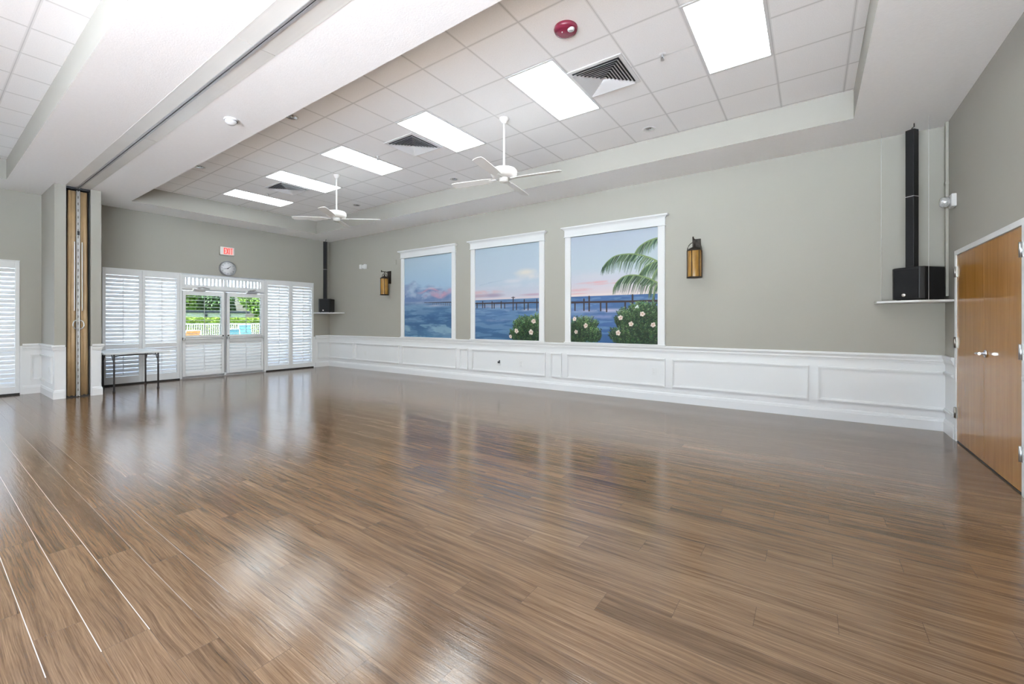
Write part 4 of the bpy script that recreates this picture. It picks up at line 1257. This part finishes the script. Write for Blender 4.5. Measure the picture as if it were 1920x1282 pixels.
copy_tree(o0, (-9.857, YB, 0.452), None, 'white outlet on the wainscot near the far speaker')
ob = copy_tree(o0, (-5.316, YB, 0.448), None, 'white outlet holding a black plug below the middle mural')
pg = tag(build('power_adapter', MB().box(-0.026, 0.020, -0.040, -0.0097, -0.012, 0.026).box(0.006, 0.020, -0.040, -0.0097, 0.026, 0.05), M['ink'], loc=(-5.316, YB, 0.448), local=True, bevel=0.003), 'small black power adapter plugged in below the middle mural', 'plug')
pg.location = (-5.316, YB, 0.448)
pl = copy_tree(o0, (-10.86, PY0, 0.455), None, 'white outlet on the side of the pillar')

# exit sign
ex = thing('exit_sign', 'white exit sign with red letters above the clock', 'sign', (XL, 4.41, 2.90))
build('housing', MB().box(XL, XL + 0.055, 4.258, 4.562, 2.902, 3.094), M['exitface'], ex, bevel=0.004)
build('face_panel', MB().box(XL + 0.055, XL + 0.057, 4.325, 4.535, 2.920, 3.078), M['exitpink'], ex)
tm_ = MB()
def letter(y, strokes):
    for (a, b, z0, z1) in strokes: tm_.box(XL + 0.057, XL + 0.060, y + a, y + b, 2.925 + z0, 2.925 + z1)
letter(4.335, [(0, 0.014, 0, 0.145), (0, 0.044, 0, 0.016), (0, 0.036, 0.064, 0.080), (0, 0.044, 0.129, 0.145)])
for sg in (1, -1):
    ym_ = 4.412
    vs = []
    for (yy, zz) in ((ym_ - sg * 0.022 - 0.008, 2.925), (ym_ - sg * 0.022 + 0.008, 2.925), (ym_ + sg * 0.022 + 0.008, 3.070), (ym_ + sg * 0.022 - 0.008, 3.070)): vs.append((yy, zz))
    tm_.prism(vs, XL + 0.057, XL + 0.060, 'x')
letter(4.448, [(0, 0.014, 0, 0.145)])
letter(4.474, [(0.017, 0.031, 0, 0.145), (0, 0.048, 0.129, 0.145)])
build('lettering', tm_, M['letters'], ex)

# wall clock
ck = thing('wall_clock', 'round grey rimmed wall clock above the glazed doors', 'clock', (XL, 4.430, 2.585))
c = (XL, 4.430, 2.585)
build('rim', MB().lathe([(0.182, 0.0), (0.184, 0.030), (0.176, 0.048), (0.162, 0.050), (0.158, 0.036)], c, 48, 0, True, 'x'), M['rim'], ck)
build('dial', MB().lathe([(0.0, 0.030), (0.160, 0.030), (0.160, 0.026)], c, 48, 0, True, 'x'), M['clockface'], ck)
nm = MB()
for k in range(1, 13):
    a = k * pi / 6
    t_ = text_mb(str(k), 0.040)
    # local text XY -> wall (Y to the right as seen from the room, Z up)
    for v in range(len(t_.v)):
        q = t_.v[v]
        t_.v[v] = (c[0] + 0.0315, c[1] + 0.128 * sin(a) + q[0], c[2] + 0.128 * cos(a) + q[1])
    nm.add(t_.v, t_.f)
build('numerals', nm, M['ink'], ck)
def hand(name, ang, L, w):
    a = RAD(ang)
    m = MB()
    d, n_ = (sin(a), cos(a)), (cos(a), -sin(a))
    P = lambda s_, t_: (c[1] + d[0] * s_ + n_[0] * t_, c[2] + d[1] * s_ + n_[1] * t_)
    m.prism([P(-0.02, w), P(-0.02, -w), P(L, -w * 0.5), P(L, w * 0.5)], c[0] + 0.034, c[0] + 0.037, 'x')
    return build(name, m, M['ink'], ck)
hand('hour_hand', 51.5, 0.085, 0.007)
hand('minute_hand', 258, 0.125, 0.005)
build('hub', MB().lathe([(0.012, 0.030), (0.010, 0.040), (0.0, 0.041)], c, 16, 0, True, 'x'), M['ink'], ck)

# ------------------------------------------------------------------ folding table
TX0, TX1, TY0, TY1, TZ = -11.46, -10.27, 2.00, 2.945, 0.735
tb = thing('folding_table', 'grey folding table standing in front of the left shutters', 'table', ((TX0 + TX1) / 2, (TY0 + TY1) / 2, 0))
def rrect(x0, x1, y0, y1, r, n=5):
    p = []
    for cx_, cy_, a0 in ((x1 - r, y1 - r, 0), (x0 + r, y1 - r, 90), (x0 + r, y0 + r, 180), (x1 - r, y0 + r, 270)):
        for i in range(n + 1):
            a = RAD(a0 + 90 * i / n); p.append((cx_ + r * cos(a), cy_ + r * sin(a)))
    return p
build('table_top', MB().prism(rrect(TX0, TX1, TY0, TY1, 0.05), TZ - 0.032, TZ, 'z'), M['tabletop'], tb, bevel=0.006)
fx, bx, ly, ry_ = -10.475, -11.25, 2.160, 2.805
for (x, sg) in ((fx, -1), (bx, 1)):
    for y in (ly, ry_):
        lg = build('leg', MB().tube([(x, y, 0.025), (x, y, 0.62), (x, y, TZ - 0.032)], 0.0145, 12), M['tablesteel'], tb)
        build('foot_cap', MB().lathe([(0.0, 0.0), (0.019, 0.0), (0.019, 0.03), (0.016, 0.034)], (x, y, 0), 14), M['ink'], lg)
        build('brace', MB().tube([(x, y, 0.50), (x + sg * 0.06, y, 0.58), (x + sg * 0.17, y, TZ - 0.04)], 0.008, 8), M['tablesteel'], tb)
    build('cross_bar', MB().tube([(x, ly, 0.655), (x, ly + 0.10, 0.672), (x, (ly + ry_) / 2, 0.682), (x, ry_ - 0.10, 0.672), (x, ry_, 0.655)], 0.010, 8), M['tablesteel'], tb)

# ------------------------------------------------------------------ outside: pool deck, fence, hedge, trees
struct('ground', MB().box(-120, 60, -60, 90, -0.4, -0.11), M['lawn'], 'lawn around the hall', 'lawn')
struct('path_pool_deck', MB().box(-28.0, 24, -26, 30, -0.11, -0.03), M['conc'], 'pale pool deck outside the glazed doors', 'deck')
fe = thing('picket_fence', 'white picket fence across the pool deck', 'fence', (-27.0, 11, -0.03))
p = MB()
y = 3.0
while y < 20.0:
    p.box(-27.012, -26.988, y - 0.019, y + 0.019, 0.05, 1.16); y += 0.105
build('pickets', p, M['fence'], fe)
for zz in (0.16, 1.16):
    build('rail', MB().box(-27.022, -26.978, 3.0, 20.0, zz - 0.03, zz + 0.035), M['fence'], fe)
for yy in np.arange(3.0, 20.5, 2.4):
    build('post', MB().box(-27.05, -26.95, yy - 0.05, yy + 0.05, -0.03, 1.24), M['fence'], fe)

def leaves(mb, rg, cen, rad, n, size, m=0, shell=0.55):
    for i in range(n):
        v = rg.normal(size=3); v /= np.linalg.norm(v)
        r = shell + (1 - shell) * rg.rand()
        q = np.array(cen) + v * np.array(rad) * r
        a = rg.normal(size=3); a /= np.linalg.norm(a)
        b = np.cross(a, v + 0.3 * rg.normal(size=3)); b /= (np.linalg.norm(b) + 1e-9)
        s_ = size * (0.6 + 0.8 * rg.rand())
        mb.add([q - a * s_ * 0.5, q + b * s_ * 0.3, q + a * s_ * 0.5, q - b * s_ * 0.3], [(0, 1, 2, 3)], m)
rg = np.random.RandomState(5)
hm = MB()
hm.box(-29.5, -28.2, 3, 21, -0.1, 1.42)
for i in range(9000):
    face = rg.rand()
    yy = 3 + 18 * rg.rand()
    if face < 0.55: q = np.array([-28.2 + 0.08 * rg.rand(), yy, 0.3 + 1.2 * rg.rand()])
    else: q = np.array([-29.5 + 1.35 * rg.rand(), yy, 1.42 + 0.13 * rg.rand()])
    a = rg.normal(size=3); a /= np.linalg.norm(a); b = np.cross(a, rg.normal(size=3)); b /= np.linalg.norm(b)
    s_ = 0.12
    hm.add([q - a * s_ * 0.5, q + b * s_ * 0.3, q + a * s_ * 0.5, q - b * s_ * 0.3], [(0, 1, 2, 3)], 0)
tag(build('hedge', hm, M['leafH'], loc=(-28.8, 12, 0)), 'clipped yellow-green hedge behind the white picket fence', 'hedge')

def tree(x, y, H, R_, mat, seed, label):
    rg = np.random.RandomState(seed)
    t = thing('tree', label, 'tree', (x, y, -0.1), 0, 'trees beyond the hedge')
    build('trunk', MB().tube([(x, y, -0.12), (x + 0.05, y, H * 0.3), (x, y + 0.05, H * 0.6)], [0.16, 0.12, 0.07], 8), M['bark'], t)
    m = MB()
    for k in range(9):
        a = rg.rand() * 2 * pi; rr = R_ * 0.55 * rg.rand()
        cz = H * (0.38 + 0.45 * rg.rand())
        leaves(m, rg, (x + rr * cos(a), y + rr * sin(a), cz), (R_ * 0.6, R_ * 0.6, H * 0.20), 560, 0.27, 0, 0.3)
    build('crown', m, mat, t)
tree(-46, 12.9, 5.9, 1.9, M['leafA'], 1, 'bushy green tree seen at the left edge of the left door pane')
tree(-51, 16.4, 6.6, 2.0, M['leafA'], 2, 'bushy green tree filling the middle of the left door pane')
tree(-46, 16.6, 5.6, 1.4, M['leafB'], 3, 'darker green tree at the right side of the left door pane')
tree(-52, 20.1, 5.0, 0.6, M['leafB'], 5, 'slim dark tree at the left edge of the right door pane')
tree(-43, 18.9, 5.3, 1.5, M['leafA'], 4, 'bright green tree filling the right half of the right door pane')
tree(-50, 10.0, 6.0, 2.0, M['leafB'], 6, 'dark tree hidden mostly behind the shutters left of the doors')
tree(-50, 25.0, 6.0, 2.2, M['leafA'], 8, 'green tree hidden mostly behind the shutters right of the doors')

pv = thing('pavilion', 'low pale building with dark roof edge between hedge and trees', 'building', (-40, 15, -0.1))
build('wall', MB().box(-41.5, -41.2, 8.0, 17.2, -0.12, 2.0), M['pavwall'], pv)
build('roof', MB().box(-41.8, -41.0, 7.8, 17.5, 2.0, 2.18), M['pavroof'], pv)
for yy in (9.0, 11.0, 12.6, 14.2, 15.9): build('post', MB().box(-41.2, -41.08, yy - 0.07, yy + 0.07, -0.12, 2.0), M['pavroof'], pv)

def chair(x, y, rz, sling, label, hb=0.95):
    t = thing('patio_chair', label, 'chair', (x, y, -0.03), rz, 'patio chairs on the pool deck')
    K = dict(parent=t, local=True)
    f = MB()
    for sx in (-0.28, 0.28):
        f.tube([(sx, -0.30, 0.0), (sx, -0.28, 0.62), (sx, 0.24, 0.60), (sx, 0.30, 0.0)], 0.018, 8)
        f.tube([(sx, -0.27, 0.42), (sx, 0.18, 0.36), (sx, 0.36, hb)], 0.018, 8)
    f.tube([(-0.28, 0.36, hb), (0.28, 0.36, hb)], 0.018, 8)
    build('chair_frame', f, M['fence'], **K)
    build('seat_sling', MB().prism([(-0.27, 0.425), (0.18, 0.365), (0.18, 0.352), (-0.27, 0.412)], -0.265, 0.265, 'x'), sling, **K)
    build('back_sling', MB().prism([(0.175, 0.37), (0.357, hb), (0.370, hb), (0.19, 0.362)], -0.265, 0.265, 'x'), sling, **K)
    return t
chair(-18.9, 5.88, RAD(-70), M['orange'], 'orange sling patio chair behind the left door pane', 1.0)
chair(-20.2, 8.62, RAD(100), M['teal'], 'high-backed teal patio chair behind the right door pane', 1.18)
chair(-16.6, 6.72, RAD(105), M['teal'], 'low teal patio chair at the lower left of the right door pane', 1.06)
